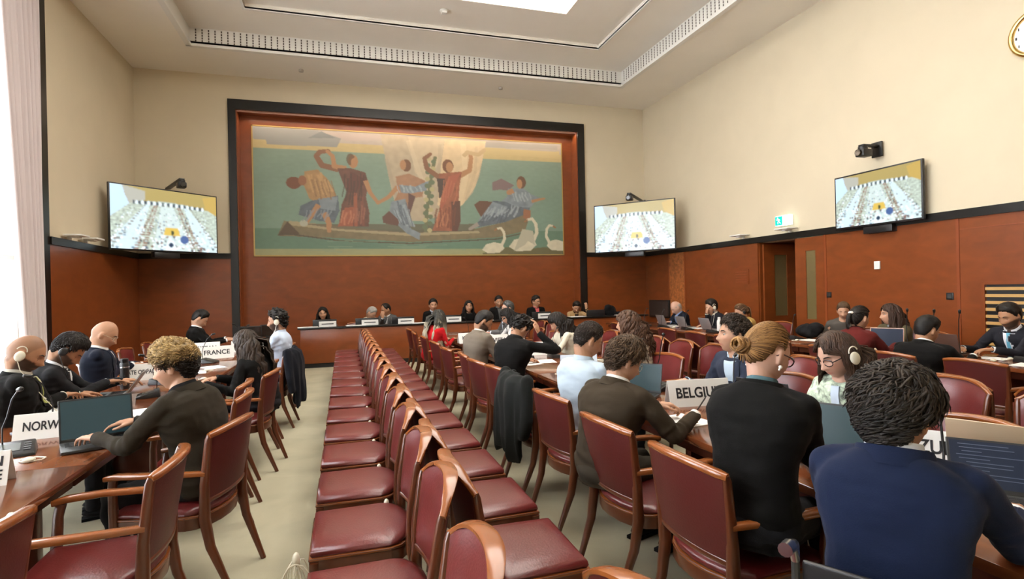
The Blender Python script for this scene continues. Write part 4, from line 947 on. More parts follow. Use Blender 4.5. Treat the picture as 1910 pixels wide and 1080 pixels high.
    if legs:
        tm = trousers if not isinstance(trousers, tuple) else cloth('cloth_%02x%02x%02x_legs' % tuple(int(255*c) for c in trousers), trousers)
        b = MB(); b.ell(pel+Vector((0, .0, -.02)), (.19, .15, .10), 16, 10)
        for k in (-1, 1): b.cap(pel+side*k*.09+Vector((0, .02, -.02)), .095, knees[k], .068, 14); b.cap(knees[k], .068, ank[k]+Vector((0, .0, .0)), .052, 14)
        remesh('trousers', b, max(vox, .012), [tm], root, smooth=4, disp=wr)
        for k in (-1, 1):
            b = MB(); b.ell(ank[k]+Vector((0, .06, -.05)), (.045, .13, .042), 12, 8); b.box(ank[k]+Vector((0, .055, -.088)), (.08, .25, .02)); b.build('shoe', BLKT, root)
    # ---- face parts
    if near or vox <= .0125:
        for k in (-1, 1):
            c = Vector((k*.031, EYE_Y-.0065, .004)); b = MB(); shut = hp >= 16; b.ell(HM @ c, .0110*hs, 14, 10); R3 = HM.to_3x3().normalized()
            b.ell(HM @ (c+Vector((0, .0072, -.002))), (.0062*hs, .0045*hs, .0062*hs), 10, 8, 1, R=R3) if not shut else None; e_ = b.build('eye', [M_SKIN if shut else M_EYEW, M_IRIS], root); setcol(e_.data, [tuple(tone*.8)]*len(e_.data.vertices))
            P = [Vector((k*x, head_surf_c(x, z)+.001, z)) for x, z in ((.014, .022), (.024, .027), (.036, .028), (.048, .022))]
            b = MB(); b.tube([HM @ p for p in P], [(.0018, .003), (.003, .0042), (.0028, .0038), (.001, .001)], 6); me_ = b.build('eyebrow', M_HAIR, root); setcol(me_.data, [tuple(hairc*.8)]*len(me_.data.vertices))
            if female or True:
                b = MB(); P = [Vector((k*x, EYE_Y+.0035-abs(x-.031)*.25, z-(.012 if shut else 0))) for x, z in ((.018, .006), (.025, .0125-(.007 if shut else 0)), (.033, .013-(.008 if shut else 0)), (.044, .006))]; b.tube([HM @ p for p in P], .0022, 5); me_ = b.build('eyelid', M_HAIR, root); setcol(me_.data, [tuple(tone*.35)]*len(me_.data.vertices))
    if glasses:
        gm = mat('glasses_'+glasses[0], glasses[1], .3); b = MB()
        for k in (-1, 1):
            c = Vector((k*.033, EYE_Y+.021, .0)); b.tube([HM @ (c+Vector((.026*math.cos(a), -.010*max(0, k*math.cos(a)), .019*math.sin(a)))) for a in [2*PI*i/18 for i in range(19)]], glasses[2], 6, caps=False)
            b.tube([HM @ Vector((k*.059, EYE_Y+.012, .004)), HM @ Vector((k*.074, EYE_Y-.03, .008)), HM @ Vector((k*.082, -.005, .006)), HM @ Vector((k*.08, -.03, -.008))], glasses[2], 6)
        b.tube([HM @ Vector((-.009, EYE_Y+.019, .004)), HM @ Vector((0, EYE_Y+.022, .006)), HM @ Vector((.009, EYE_Y+.019, .004))], glasses[2], 6); b.build('glasses', gm, root)
    if headset:
        hx = .016 if hair and hair[0] == 'long' else 0
        for k, colr in headset:
            m_ = M_CREAMP if colr == 'w' else M_BLACK; b = MB(); R3 = HM.to_3x3().normalized()
            b.ell(HM @ Vector((k*(.093+hx), -.006, -.010)), (.013, .030, .037), 16, 12, R=R3); b.ell(HM @ Vector((k*(.084+hx), -.006, -.010)), (.010, .024, .030), 14, 10, R=R3)
            b.tube([HM @ Vector((k*(.090+hx), -.012+.026*math.cos(t), .020+.030*math.sin(t))) for t in [.2+q*.35 for q in range(9)]], .0035, 6); b.build('earpiece', m_, root)
            p0 = HM @ Vector((k*.096, 0, -.042)); p3 = spine(.45)[0]+fwd*.2+side*k*.10
            b = MB(); b.tube([p0, p0+Vector((k*.004, .012, -.06)), p0*.5+p3*.5+Vector((0, .04, -.06)), p3+Vector((0, .08, -.06)), p3+Vector((0, .15, -.04))], .0028, 6); b.build('earpiece_cord', m_, root)
    if hair and hair[0]: make_hair(hair, HM, HI, root, near, vox, nb, spine, fwd, seed)
    if extra: extra(root, HM, bvh, org, right, up_, f2, topz, dict(W=W, E=E, S=S, nb=nb, inv=inv, spine=spine))
    return root
_hsc = {}
def head_surf_c(x, z):
    k = (round(x, 3), round(z, 3))
    if k not in _hsc: _hsc[k] = head_surf(x, z)
    return _hsc[k]
def make_hair(hair, HM, HI, root, near, vox, nb, spine, fwd, seed):
    style, c1 = hair[0], Vector(hair[1]); c2 = Vector(hair[2]) if len(hair) > 2 else c1*1.6; opt = hair[3] if len(hair) > 3 else {}
    th = opt.get('th', {'short': .013, 'crop': .007, 'wavy': .022, 'curly': .026, 'long': .014, 'bun': .009, 'pony': .010, 'fringe': .005}[style]); rnd = random.Random(seed)
    recede = opt.get('recede', 0); lift = opt.get('line', 0); sidec = opt.get('side', None)
    def mask(v):
        a = math.degrees(math.atan2(abs(v.x), v.y)); m_ = v.z-hairline(a)-lift
        if recede: m_ -= recede*sstep(70, 20, a)
        if style == 'fringe': m_ = min(m_, .035-v.z+.0)
        return m_
    part = opt.get('part', None)
    def thick(v, m_):
        t = th*(.35+.65*sstep(0, .03, m_))*sstep(-.004, .006, m_)
        if style in ('curly', 'wavy', 'short'): t *= .55+.75*sstep(-.01, .08, v.z)
        if style in ('curly', 'wavy'): t *= 1+.35*noise.noise(v*38)
        return t*(1+opt.get('noise', .18)*noise.noise(v*60))
    nrm = [Vector((v.x/.074**2, v.y/.098**2, v.z/.118**2)).normalized() for v in HV]; mk = [mask(v) for v in HV]
    keep = [f for f in HF if all(mk[i] > -.004 for i in f)]; ids = sorted({i for f in keep for i in f}); mp = {i: n for n, i in enumerate(ids)}; n = len(ids)
    def sc(v, m_, r_=None):
        top = sstep(.0, .07, v.z) if not opt.get('inv') else 1-sstep(-.01, .07, v.z); r_ = rnd.random() if r_ is None else r_
        c = c1.lerp(c2, r_*(.3+.7*top)*opt.get('mix', .7))
        if sidec: c = Vector(sidec).lerp(c, sstep(.02, .06, v.z))
        return c
    outer = [HM @ (HV[i]+nrm[i]*max(.0015, thick(HV[i], mk[i]))) for i in ids]; inner = [HM @ (HV[i]-nrm[i]*.003) for i in ids]
    fs = [tuple(mp[i] for i in f) for f in keep]; ed = {}
    for f in fs:
        for a in range(3): ed[(f[a], f[(a+1) % 3])] = 1
    F2 = fs+[tuple(n+i for i in reversed(f)) for f in fs]+[(b_, a, n+a, n+b_) for (a, b_) in ed if (b_, a) not in ed]
    mb = MB(); mb.add(outer+inner, F2); cols = []
    for _ in range(2): cols += [tuple(sc(HV[i], mk[i])*(1 if style in ('crop', 'fringe') else .8)) for i in ids]
    H3 = HM.to_3x3(); down = HI.to_3x3() @ Vector((0, 0, -1)); down.normalize()
    hh = HM.to_scale()[0]
    def lock(P, r0, c, taper=True):
        o = len(mb.v); N = len(P); rr = [r0*(.75+.5*math.sin(PI*min(1, (i+.6)/N)))*(1-.8*sstep(.6, 1, i/(N-1)) if taper else 1) for i in range(N)]
        mb.tube(P, [(q*1.5, q*.75) for q in rr], 5); cols.extend([tuple(c)]*(len(mb.v)-o))
    cand = [i for i in ids if mk[i] > .003]
    def root_pt(i): return HV[i]+nrm[i]*thick(HV[i], mk[i])*(1.0 if style == 'short' else .75)
    crown = Vector((.01, -.045, .10))
    if style in ('curly', 'wavy', 'short', 'crop', 'fringe'):
        N = {'curly': 1900, 'wavy': 2000, 'short': 1500, 'crop': 0, 'fringe': 0}[style]; N = int(N*(1 if near else .075)*opt.get('dens', 1))
        L = opt.get('L', {'curly': .055, 'wavy': .06, 'short': .035, 'crop': .01, 'fringe': 0}[style]); N = 0 if (style == 'short' and not near) else N; r0 = opt.get('r', .0020 if near else .0070)
        for _ in range(N):
            i = rnd.choice(cand); v = HV[i]; p = root_pt(i); nn = nrm[i]; fl = (v-crown)+Vector((rnd.gauss(0, .012), rnd.gauss(0, .012), 0)); 
            if opt.get('fwd'): fl = fl+Vector((0, opt['fwd'], 0))
            fl = fl-nn*fl.dot(nn); fl = fl.normalized() if fl.length > 1e-4 else nn.orthogonal().normalized(); sd = nn.cross(fl)
            Ls = L*rnd.uniform(.6, 1.2)*(.35+.65*sstep(-.03, .06, v.z)); ph = rnd.uniform(0, 6.28); cr = {'curly': .011, 'wavy': .006, 'short': .0015}[style]*opt.get('cr', 1); wv = rnd.uniform(8, 13) if style == 'curly' else rnd.uniform(3.5, 6); dirn = (fl+sd*rnd.uniform(-1.0, 1.0)*(1 if style != 'short' else .4)).normalized(); P = []
            p = p-dirn*Ls*.3
            for q in range(7):
                t = q/6; x = p+dirn*Ls*t+nn*(cr*math.sin(wv*t+ph)+.006*math.sin(PI*t)*(1 if style != 'short' else .4)-.004*t)+sd*cr*math.cos(wv*t+ph); P.append(HM @ x)
            lock(P, r0*rnd.uniform(.8, 1.3)*hh, sc(v, 0))
    if style in ('long', 'pony', 'bun'):
        # tight combed strands over the scalp
        N = int((620 if near else 110)); tgt = {'long': None, 'pony': Vector((0, -.112, .035)), 'bun': Vector((opt.get('bx', 0), -.105, opt.get('bz', .0)))}[style]
        Ln = opt.get('L', .36)
        if style == 'long':
            N = int((800 if near else 190)*opt.get('dens', 1)); wv = opt.get('wave', .004); cc = [i for i in cand if HV[i].z > -.05 and (HV[i].z > .02 or HV[i].y < .03)]
            torso = [(spine(t)[0], r_) for t, r_ in ((1.0, .085), (.9, .135), (.75, .15), (.55, .15))]
            for _ in range(N):
                i = rnd.choice(cc); v = HV[i].copy(); 
                if abs(v.x) < .012 and v.z > .05: v.x = .012 if rnd.random() > .5 else -.012
                p = HM @ (v+nrm[i]*.010); side_ = 1 if v.x > 0 else -1; P = [p]; Lt = Ln*rnd.uniform(.75, 1.1)+.0; n_ = 14; stp = (Lt+max(0, v.z)*.9+.05)/n_; ph = rnd.uniform(0, 6.28)
                prt = H3 @ Vector((side_*.9, -.45 if v.y > -.02 else -.75, -.1)); prt.normalize(); vel = prt.copy(); lv = HM @ v
                for q in range(n_):
                    vel = (vel*.45+Vector((0, 0, -1))*.62).normalized(); p = p+vel*stp
                    u = HI @ p; e = Vector((u.x/.088, (u.y+.004)/.112, u.z/.132)); 
                    if e.length < 1: e.normalize(); p = HM @ Vector((e.x*.088, e.y*.112-.004, e.z*.132))
                    u = HI @ p
                    if u.y > .035 and u.z < .05 and u.z > -.13: u.y = .035-.01*rnd.random(); u.x = math.copysign(max(abs(u.x), .078), side_); p = HM @ u
                    for (tc, tr) in torso:
                        dd = p-tc; dd.z *= .6
                        if dd.length < tr: dd2 = Vector((dd.x*.7, dd.y, 0)); dd2 = dd2.normalized() if dd2.length > 1e-4 else Vector((0, -1, 0)); p = Vector((tc.x+dd2.x*tr, tc.y+dd2.y*tr, p.z)) if dd.length > 1e-4 else p
                    P.append(p+Vector((math.sin(ph+q*1.1), math.cos(ph+q*.9), 0))*wv)
                t_ = rnd.random(); o = len(mb.v); N_ = len(P); r0 = (.0042 if near else .010)*opt.get('fat', 1)
                rr = [r0*(1-.6*sstep(.7, 1, k/(N_-1))) for k in range(N_)]; mb.tube(P, [(q_*1.6, q_*.7) for q_ in rr], 5)
                endc = Vector(opt['ends']) if 'ends' in opt else None
                cA = c1.lerp(c2, t_*opt.get('mix', .7))
                for k in range(N_):
                    ck = cA if endc is None else cA.lerp(endc*(.8+.4*t_), sstep(.15, .45, k/(N_-1))); cols.extend([tuple(ck)]*5)
        else:
            for _ in range(N):
                i = rnd.choice(cand); v = HV[i]; a0 = v.normalized(); b0 = Vector((tgt.x/.074, tgt.y/.098, tgt.z/.118)).normalized(); e0 = Vector((v.x/.074, v.y/.098, v.z/.118)).normalized(); P = []
                for q in range(9):
                    t = q/8; e = e0.lerp(b0, t).normalized(); k_ = 1+(th+.0015)/.1; P.append(HM @ Vector((e.x*.074*k_, e.y*.098*k_, e.z*.118*k_)))
                lock(P, (.0021 if near else .006), c1.lerp(c2, rnd.random()*opt.get('mix', .8)), taper=False)
            if style == 'bun':
                R_ = opt.get('br', .034)
                for _ in range(110 if near else 20):
                    ax = Vector((rnd.gauss(0, .35), 1, rnd.gauss(0, .35))).normalized(); a_ = ax.orthogonal().normalized(); b_ = ax.cross(a_); ph = rnd.uniform(0, 6.28); r1 = R_*rnd.uniform(.55, 1); c0 = tgt+Vector((0, -.018+rnd.uniform(-.016, .014), 0))
                    P = [HM @ (c0+a_*r1*math.cos(ph+t*4.2)+b_*r1*math.sin(ph+t*4.2)+ax*rnd.uniform(-.003, .003)) for t in [k/8 for k in range(9)]]; lock(P, .0036 if near else .006, c1.lerp(c2, rnd.random()))
            else:
                for _ in range(60 if near else 26):
                    p = HM @ tgt; P = [p]; vel = H3 @ Vector((rnd.uniform(-.35, .35), -1, .25)); vel.normalize(); Lp = opt.get('L', .26)
                    for q in range(9): vel = (vel*.6+Vector((0, 0, -1))*.45).normalized(); p = p+vel*Lp/9; P.append(p+Vector((rnd.uniform(-1, 1), rnd.uniform(-1, 1), 0))*.004)
                    lock(P, .008, c1.lerp(c2, rnd.random()*.8))
                b_ = MB(); ce = HM @ (tgt+Vector((0, -.006, 0)))
                if opt.get('clip'): b_.ell(ce, (.03, .02, .018), 12, 8); b_.build('hair_tie', mat('pale_hair_tie', opt['clip'], .5), root)
    o = mb.build('hair', M_HAIR, root, sharp=180)
    # build() keeps vertex order, so colours match
    setcol(o.data, cols)
# ---------------------------------------------------------------- who sits where
OLIVE = cloth('olive_brown_suiting', (.030, .024, .016)); BROWN = cloth('brown_suiting', (.040, .029, .018)); NAVY = cloth('navy_suiting', (.008, .0135, .038), sheen=.05)
NAVY2 = cloth('slate_navy_suiting', (.030, .037, .060)); CHAR = cloth('charcoal_suiting', (.016, .016, .018)); GREY = cloth('grey_suiting', (.165, .135, .105)); GREY2 = cloth('mid_grey_suiting', (.10, .10, .10))
PBLUE = cloth('pale_blue_shirting', (.42, .50, .57), rough=.7); WHITEC = cloth('white_shirting', (.74, .74, .72)); MAROON = cloth('dark_red_wool', (.105, .014, .012)); TAN = cloth('tan_wool', (.42, .27, .13))
REDC = cloth('bright_red_cloth', (.50, .012, .016)); YELL = cloth('mustard_knit', (.50, .32, .10)); BLACKJ = cloth('black_suiting', (.0065, .0062, .006)); OLIVEJ = cloth('olive_jacket', (.10, .085, .05)); STRIPE = cloth('pale_blue_striped_shirting', (.50, .58, .72))
GREENP = mat('green_patterned_cloth', (.42, .50, .38), .8, noise_amt=.8, noise_scale=32, sheen=.2); PATT = mat('black_cream_patterned_cloth', (.42, .38, .30), .8, noise_amt=1.0, noise_scale=22); KHAKI = cloth('khaki_trousers', (.19, .15, .10))
DB, BK, MB_, CH = (.022, .013, .008), (.010, .008, .007), (.06, .030, .014), (.045, .022, .012)
def strip(name, m, x0, x1, w_, z0=0, z1=-.3, off=.012):
    def f(root, HM, bvh, org, right, up, fwd, topz, d):
        drape(name, bvh, org, right, up, fwd, lambda u, v: (x0+(x1-x0)*v+(u-.5)*w_, topz+z0+(z1-z0-.0)*v), 3, 14, off, m, root, th=.002)
    return f
NEAR = .0075
def earring(root, HM, bvh, org, right, up, fwd, topz, d):
    for k in (-1, 1): b = MB(); b.ell(HM @ Vector((k*.083, .0, -.044)), .008, 10, 8); b.ell(HM @ Vector((k*.083, -.002, -.054)), .005, 8, 6); b.build('earring', mat('pearl', (.85, .80, .74), .15), root)
def beltie(root, HM, bvh, org, right, up, fwd, topz, d):
    MB().ell(HM @ Vector((.0, -.11, .0)), .01).build('hair_tie', M_BLACK, root)
def phone_in(k, label=None):
    def f(root, HM, bvh, org, right, up, fwd, topz, d):
        pass
    return f
# left table, aisle side
person('young man with curly blond-topped hair in an olive brown suit, seen from behind', (-.93, 3.58, 1.205), 74, OLIVE, shirt=(.02, .02, .022), skin='light', hair=('curly', (.16, .10, .04), (.60, .41, .17), dict(side=(.014, .010, .007), th=.034, L=.070, dens=1.4, mix=1.0, fwd=.07, cr=.8)), hp=14, hyaw=-12, hands=dict(L=(-1.40, 3.62, .80), R=(-1.36, 3.95, .80)), vox=NEAR, stubble=.35, wide=1.12, elbow=(.5, -.1, -1), lean=None)
person('woman with long dark brown hair in a black jacket at the left table', (-.92, 5.95, 1.13), 62, BLACKJ, shirt=(.02, .02, .02), skin='light', hair=('long', DB, (.05, .03, .018), dict(L=.36, wave=.006)), hp=22, hyaw=6, hands=dict(L=(-1.22, 5.62, .80), R=(-1.25, 5.78, .80)), vox=.0095, female=True)
person('dark-bearded man in a pale shirt with white earpiece, jacket hung behind him', (-.80, 7.52, 1.27), 84, STRIPE, 'shirt', skin='olive', hair=('curly', BK, (.03, .022, .016), dict(th=.018, L=.03, dens=.8)), beard=BK, hp=8, headset=[(1, 'w'), (-1, 'w')], hands=dict(L=(-1.25, 7.6, .80), R=(-1.25, 7.85, .80)), vox=.011, trousers=(.02, .02, .03), hs=1.15)
# left table, window side
person('bald man with dark beard and cream earpiece, black jacket, by the window', (-2.15, 4.72, 1.225), -70, BLACKJ, shirt=(.50, .47, .40), skin='tan', hair=None, beard=(.018, .011, .008), stubble=.35, hp=28, hyaw=6, hands=dict(L=(-2.02, 5.36, .80), R=(-1.98, 5.20, .80)), headset=[(1, 'w')], vox=NEAR, wide=1.1, hs=1.14, extra=strip('lanyard', mat('yellow_green_cord', (.45, .48, .14), .6), .05, .0, .014, 0, -.3))
person('dark-haired man bent over his phone beside the bald bearded man, pale blue tie', (-2.15, 5.34, 1.19), -76, CHAR, shirt=(.70, .72, .74), tie=(.30, .38, .50), skin='tan', hair=('short', BK, DB, dict(th=.02)), hp=48, maxlean=32, hyaw=0, beard=(.04, .02, .012), headset=[(1, 'k')], hands=dict(L=(-1.92, 5.78, .86), R=(-1.88, 5.62, .86)), vox=NEAR, hs=1.12)
person('bald man with glasses in a dark navy suit at the window side', (-2.27, 6.40, 1.245), -80, cloth('dark_navy_suiting', (.010, .013, .024)), shirt=(.75, .74, .72), tie=(.03, .03, .05), skin='warm', stubble=.12, hair=None, hp=30, glasses=('thin', (.55, .45, .3), .0016), hands=dict(L=(-2.05, 7.05, .82), R=(-1.98, 6.9, .82)), vox=.0095, hs=1.16, elbow=(.5, -.6, -.4))
person('black-haired man in a dark suit at the far end of the left table', (-2.25, 10.1, 1.235), -80, BLACKJ, shirt=(.75, .75, .75), tie=(.02, .02, .03), skin='light', hair=('short', BK, BK, dict(th=.02)), hp=38, hands=dict(L=(-1.78, 10.2, .86), R=(-1.78, 10.0, .86)), vox=.012, hs=1.18)
# middle table, near side
person('man in a pale blue shirt with short dark hair and blue lanyard, seen from behind', (1.70, 3.68, 1.215), -76, PBLUE, 'shirt', skin='olive', hair=('short', (.020, .012, .008), (.035, .02, .012), dict(th=.013, L=.02, dens=1.2)), hp=26, hyaw=14, hands=dict(L=(2.02, 4.0, .80), R=(2.02, 3.7, .80)), vox=NEAR, stubble=.25, trousers=(.05, .055, .06), wide=1.14, maxlean=22, elbow=(.35, -.3, -.9))
person('young man with wavy brown hair in a brown suit, writing', (1.60, 2.96, 1.155), -72, BROWN, shirt=(.78, .76, .72), skin='light', hair=('wavy', (.040, .022, .011), (.15, .085, .04), dict(th=.026, L=.06, dens=1.4, cr=1.4)), hp=26, hyaw=20, hands=dict(L=(2.02, 3.10, .81), R=(1.98, 2.80, .84), dirR=(.25, .9, -.2)), vox=NEAR, wide=1.08, elbow=(.4, -.3, -1), trousers=(.04, .032, .022), curl=1.1, glasses=('thin', (.55, .45, .3), .0014))
person('woman with golden brown hair bun, dark glasses and pearl earring, black jacket', (1.72, 1.93, 1.30), -66, BLACKJ, shirt=(.09, .16, .18), skin='pale', hair=('bun', (.11, .052, .018), (.42, .22, .075), dict(th=.010, bx=-.01, bz=-.006, br=.032, mix=1, line=.022)), hp=22, hyaw=20, hands=dict(L=(2.10, 2.20, .80), R=(2.06, 2.06, .81)), vox=.0065, female=True, glasses=('dark', (.05, .012, .012), .0028), extra=earring, lean=10, wide=1.10, curl=.8)
person('man with thick wavy dark hair in a navy blue suit, seen from behind', (1.61, 1.277, 1.182), -56, NAVY, shirt=(.74, .76, .80), skin='tan', hair=('wavy', (.010, .0085, .008), (.055, .034, .020), dict(th=.032, L=.070, dens=1.5, mix=.7, cr=1.8)), hp=14, hyaw=20, hands=dict(L=(2.0, 1.62, .80), R=(2.15, 1.27, .80)), vox=.0065, wide=.98, neck=.112, elbow=(.4, -.2, -1), stubble=.2, hs=1.1)
person('woman resting her head on her hand in a black jacket, bent over the middle table', (1.83, 5.68, 1.18), -60, BLACKJ, shirt=(.02, .02, .02), skin='warm', hair=('wavy', BK, DB, dict(th=.024, L=.05)), hp=48, maxlean=30, hyaw=0, roll=8, hands=dict(L=(1.98, 5.98, .80), R=(1.98, 5.52, 1.13), dirR=(-.1, .25, 1), upR=(.8, -.5, 0)), vox=.0095, elbow=(.8, .3, -.9), wide=1.1)
person('man in a light grey suit with short dark hair reading at the middle table', (1.66, 6.66, 1.205), -72, GREY, shirt=(.7, .66, .6), skin='tan', hair=('short', BK, DB, dict(th=.015)), beard=(.035, .02, .014), hp=34, hyaw=22, hands=dict(L=(1.98, 6.98, .81), R=(1.98, 6.62, .83)), vox=.0095, trousers=(.12, .095, .07), hs=1.15, wide=1.08)
person('woman with long grey-blonde hair in a bright red outfit', (1.50, 9.1, 1.15), -58, REDC, 'blouse', skin='light', hair=('long', (.022, .022, .020), (.06, .055, .045), dict(L=.58, ends=(.42, .37, .27), fat=1.2, dens=1.4, wave=.005)), hp=14, hyaw=-20, vox=.012, female=True, trousers=(.42, .012, .014), hs=1.15)
# middle table, far side
person('man in a slate navy suit looking left past the woman with the hair bun', (2.76, 3.42, 1.225), 96, NAVY2, shirt=(.50, .60, .70), skin='light', hair=('wavy', (.022, .014, .010), (.055, .035, .022), dict(th=.02, L=.045)), hp=-4, hyaw=26, hands=dict(L=(2.52, 3.52, .85), R=(2.50, 3.66, .87)), vox=NEAR, hs=1.12, lean=12, stubble=.35, cuffs=True)
person('woman with dark glasses and white earpiece in a pale green patterned dress', (2.66, 2.44, 1.19), 98, GREENP, 'blouse', skin='pale', hair=('long', (.030, .016, .010), (.09, .045, .025), dict(L=.32, wave=.005, dens=1.2)), hp=24, hyaw=14, glasses=('black', (.02, .008, .008), .0028), headset=[(-1, 'w')], hands=dict(L=(2.40, 2.25, .80), R=(2.38, 2.55, .80)), vox=NEAR, female=True, extra=strip('lanyard', cloth('pale_blue_ribbon', (.50, .58, .68)), .0, -.02, .045, -.02, -.3))
person('woman with big curly brown hair in a black and cream patterned top', (2.92, 5.3, 1.205), 78, PATT, 'blouse', skin='light', hair=('long', (.050, .024, .014), (.13, .065, .035), dict(L=.30, wave=.020, fat=1.3, dens=1.3)), hp=4, hyaw=24, hands=dict(L=(2.6, 5.15, .80), R=(2.6, 5.45, .80)), vox=.0095, female=True, hs=1.12)
person('woman with black hair and a cream blouse facing left at the middle table', (2.84, 7.13, 1.135), 92, cloth('cream_blouse', (.66, .62, .50)), 'blouse', skin='light', hair=('long', BK, DB, dict(L=.26)), hp=34, hyaw=14, hands=dict(L=(2.52, 7.0, .80), R=(2.52, 7.3, .80)), vox=.0105, female=True, hs=1.14, sleeve=.3)
person('woman with straight black hair in a white top beside the man in profile', (2.78, 9.35, 1.13), 84, WHITEC, 'blouse', skin='light', hair=('long', BK, BK, dict(L=.32)), hp=30, hands=dict(L=(2.45, 9.2, .80), R=(2.45, 9.5, .80)), vox=.012, female=True, hs=1.18)
person('man with greying black hair in a grey suit in profile facing left', (2.96, 9.95, 1.235), 90, GREY2, shirt=(.55, .62, .72), skin='pale', hair=('short', (.02, .02, .02), (.16, .16, .15), dict(th=.016)), hp=2, hyaw=0, hands=dict(L=(2.6, 9.95, .80), R=(2.6, 10.2, .80)), vox=.012, hs=1.2)
# right table
person('woman with a ponytail and white hair tie in a dark red jacket', (5.52, 4.76, 1.185), -76, MAROON, 'coat', shirt=(.03, .01, .01), skin='light', hair=('pony', BK, DB, dict(L=.20, clip=(.75, .68, .6))), hp=14, hyaw=14, hands=dict(L=(6.15, 4.95, .80), R=(6.15, 4.7, .80)), vox=.0095, female=True, hs=1.12, trousers=(.05, .01, .01))
person('man in a dark suit with neat black hair seen from behind at the right table', (5.50, 4.0, 1.10), -80, BLACKJ, shirt=(.78, .77, .75), skin='tan', hair=('short', BK, BK, dict(th=.018, L=.02)), hp=22, hyaw=18, hands=dict(L=(6.15, 4.25, .80), R=(6.15, 3.9, .80)), vox=.0095, hs=1.15, wide=1.15)
person('man with short black hair in a dark suit with a light blue tie', (7.02, 4.2, 1.175), 92, cloth('dark_suiting', (.018, .018, .024)), shirt=(.75, .76, .80), tie=(.14, .40, .56), skin='tan', hair=('short', BK, DB, dict(th=.022)), hp=18, hyaw=10, beard=(.06, .035, .024), hands=dict(L=(6.58, 4.2, .80), R=(6.58, 4.45, .80)), vox=.0095, hs=1.15, elbow=(.4, -.2, -1))
person('woman with long dark hair in an olive jacket and patterned scarf by the wall', (7.05, 5.6, 1.145), 95, OLIVEJ, shirt=(.40, .46, .55), skin='light', hair=('long', (.030, .015, .010), (.06, .03, .018), dict(L=.34)), hp=2, hyaw=40, hands=dict(L=(6.72, 5.5, .80), R=(6.72, 5.8, .80)), vox=.0105, female=True, hs=1.18)
person('person with short light brown hair half hidden behind the woman in dark red', (7.1, 6.38, 1.17), 130, cloth('plain_grey_knit', (.08, .07, .06)), 'blouse', skin='light', hair=('short', (.07, .04, .02), (.16, .09, .045), dict(th=.016)), hp=20, hands=dict(L=(6.75, 6.2, .80), R=(6.75, 6.45, .80)), vox=.012, hs=1.05)
person('woman with a light brown ponytail in a mustard cardigan at the right table', (7.05, 8.52, 1.09), 88, YELL, 'blouse', skin='light', hair=('pony', (.08, .04, .02), (.24, .13, .06), dict(L=.24)), hp=24, hyaw=14, headset=[(-1, 'k')], hands=dict(L=(6.72, 8.3, .80), R=(6.75, 8.6, .95), dirR=(.1, 0, 1), upR=(-1, 0, 0)), vox=.012, female=True, hs=1.2)
person('dark-haired man with white earpiece and chin on hand in a dark jacket', (7.05, 9.38, 1.155), 92, cloth('dark_suiting', (.018, .018, .024)), shirt=(.62, .60, .5), skin='light', hair=('short', BK, DB, dict(th=.020)), hp=18, hyaw=14, headset=[(-1, 'w')], hands=dict(L=(6.75, 9.2, .82), R=(6.92, 9.36, 1.03), dirR=(.1, 0, 1), upR=(-1, 0, 0)), vox=.012, hs=1.25)
person('bald older man in a navy jacket and blue shirt at the right table', (7.05, 10.6, 1.115), 88, cloth('dark_navy_suiting', (.010, .013, .024)), shirt=(.25, .36, .62), skin='pale', hair=('fringe', (.35, .30, .26), (.4, .36, .3)), hp=36, hyaw=14, hands=dict(L=(6.75, 10.4, .82), R=(6.75, 10.7, .84)), vox=.012, hs=1.25)
# podium
def pod(label, x, z, yaw, *a, y=13.30, **k):
    k.setdefault('hs', 1.22); person(label, (x, y, z), yaw, *a, vox=.0125, group='delegates behind the podium', **k)
pod('round-faced woman with long dark hair in black at the left end of the podium', -.453, 1.15, 180, BLACKJ, 'coat', shirt=None, skin='warm', hair=('long', BK, DB, dict(L=.28)), hp=6, female=True)
pod('white-haired man in a light jacket leaning toward his neighbour at the podium', .62, 1.125, 205, cloth('pale_grey_jacket', (.50, .48, .42)), shirt=(.7, .7, .7), skin='light', hair=('short', (.36, .34, .31), (.5, .48, .44), dict(th=.014)), hp=40, hyaw=-35)
pod('balding man in a grey suit turned toward the white-haired man at the podium', .96, 1.19, 150, GREY2, shirt=(.75, .75, .75), skin='tan', hair=('short', BK, DB, dict(recede=.035)), hp=22, hyaw=35, hands=dict(L=(1.1, 12.95, .84), R=(.86, 13.0, 1.02), dirR=(0, 0, 1), upR=(0, -1, 0)))
pod('man with short black hair, pale shirt and dark suit at the middle of the podium', 2.073, 1.262, 178, BLACKJ, shirt=(.55, .62, .75), tie=(.05, .06, .1), skin='warm', hair=('short', BK, BK, dict(th=.02)), hp=4, hyaw=-6)
pod('smiling woman with long black hair in black at the podium', 2.953, 1.20, 176, BLACKJ, 'blouse', skin='warm', hair=('long', BK, BK, dict(L=.28)), hp=0, hyaw=0, female=True)
pod('man with glasses half hidden at the podium', 3.72, 1.30, 180, BLACKJ, shirt=(.1, .1, .1), skin='tan', hair=('short', BK, BK, dict(th=.016)), hp=12, glasses=('thin', (.25, .18, .1), .002))
pod('dark-haired man with glasses, black jacket and red shirt at the podium', 4.711, 1.272, 182, BLACKJ, shirt=(.50, .10, .10), skin='warm', hair=('short', BK, DB, dict(th=.022)), hp=8, hyaw=-26, glasses=('black', (.02, .008, .008), .0028), wide=1.05)
pod('person in a tan jacket resting the head on one hand at the podium', 5.83, 1.10, 168, TAN, shirt=(.05, .03, .02), skin='warm', hair=('short', BK, DB, dict(th=.022)), hp=34, roll=-8, hands=dict(L=(6.02, 13.1, 1.06), R=(5.6, 12.98, .84), dirL=(0, 0, 1), upL=(0, -1, 0)))
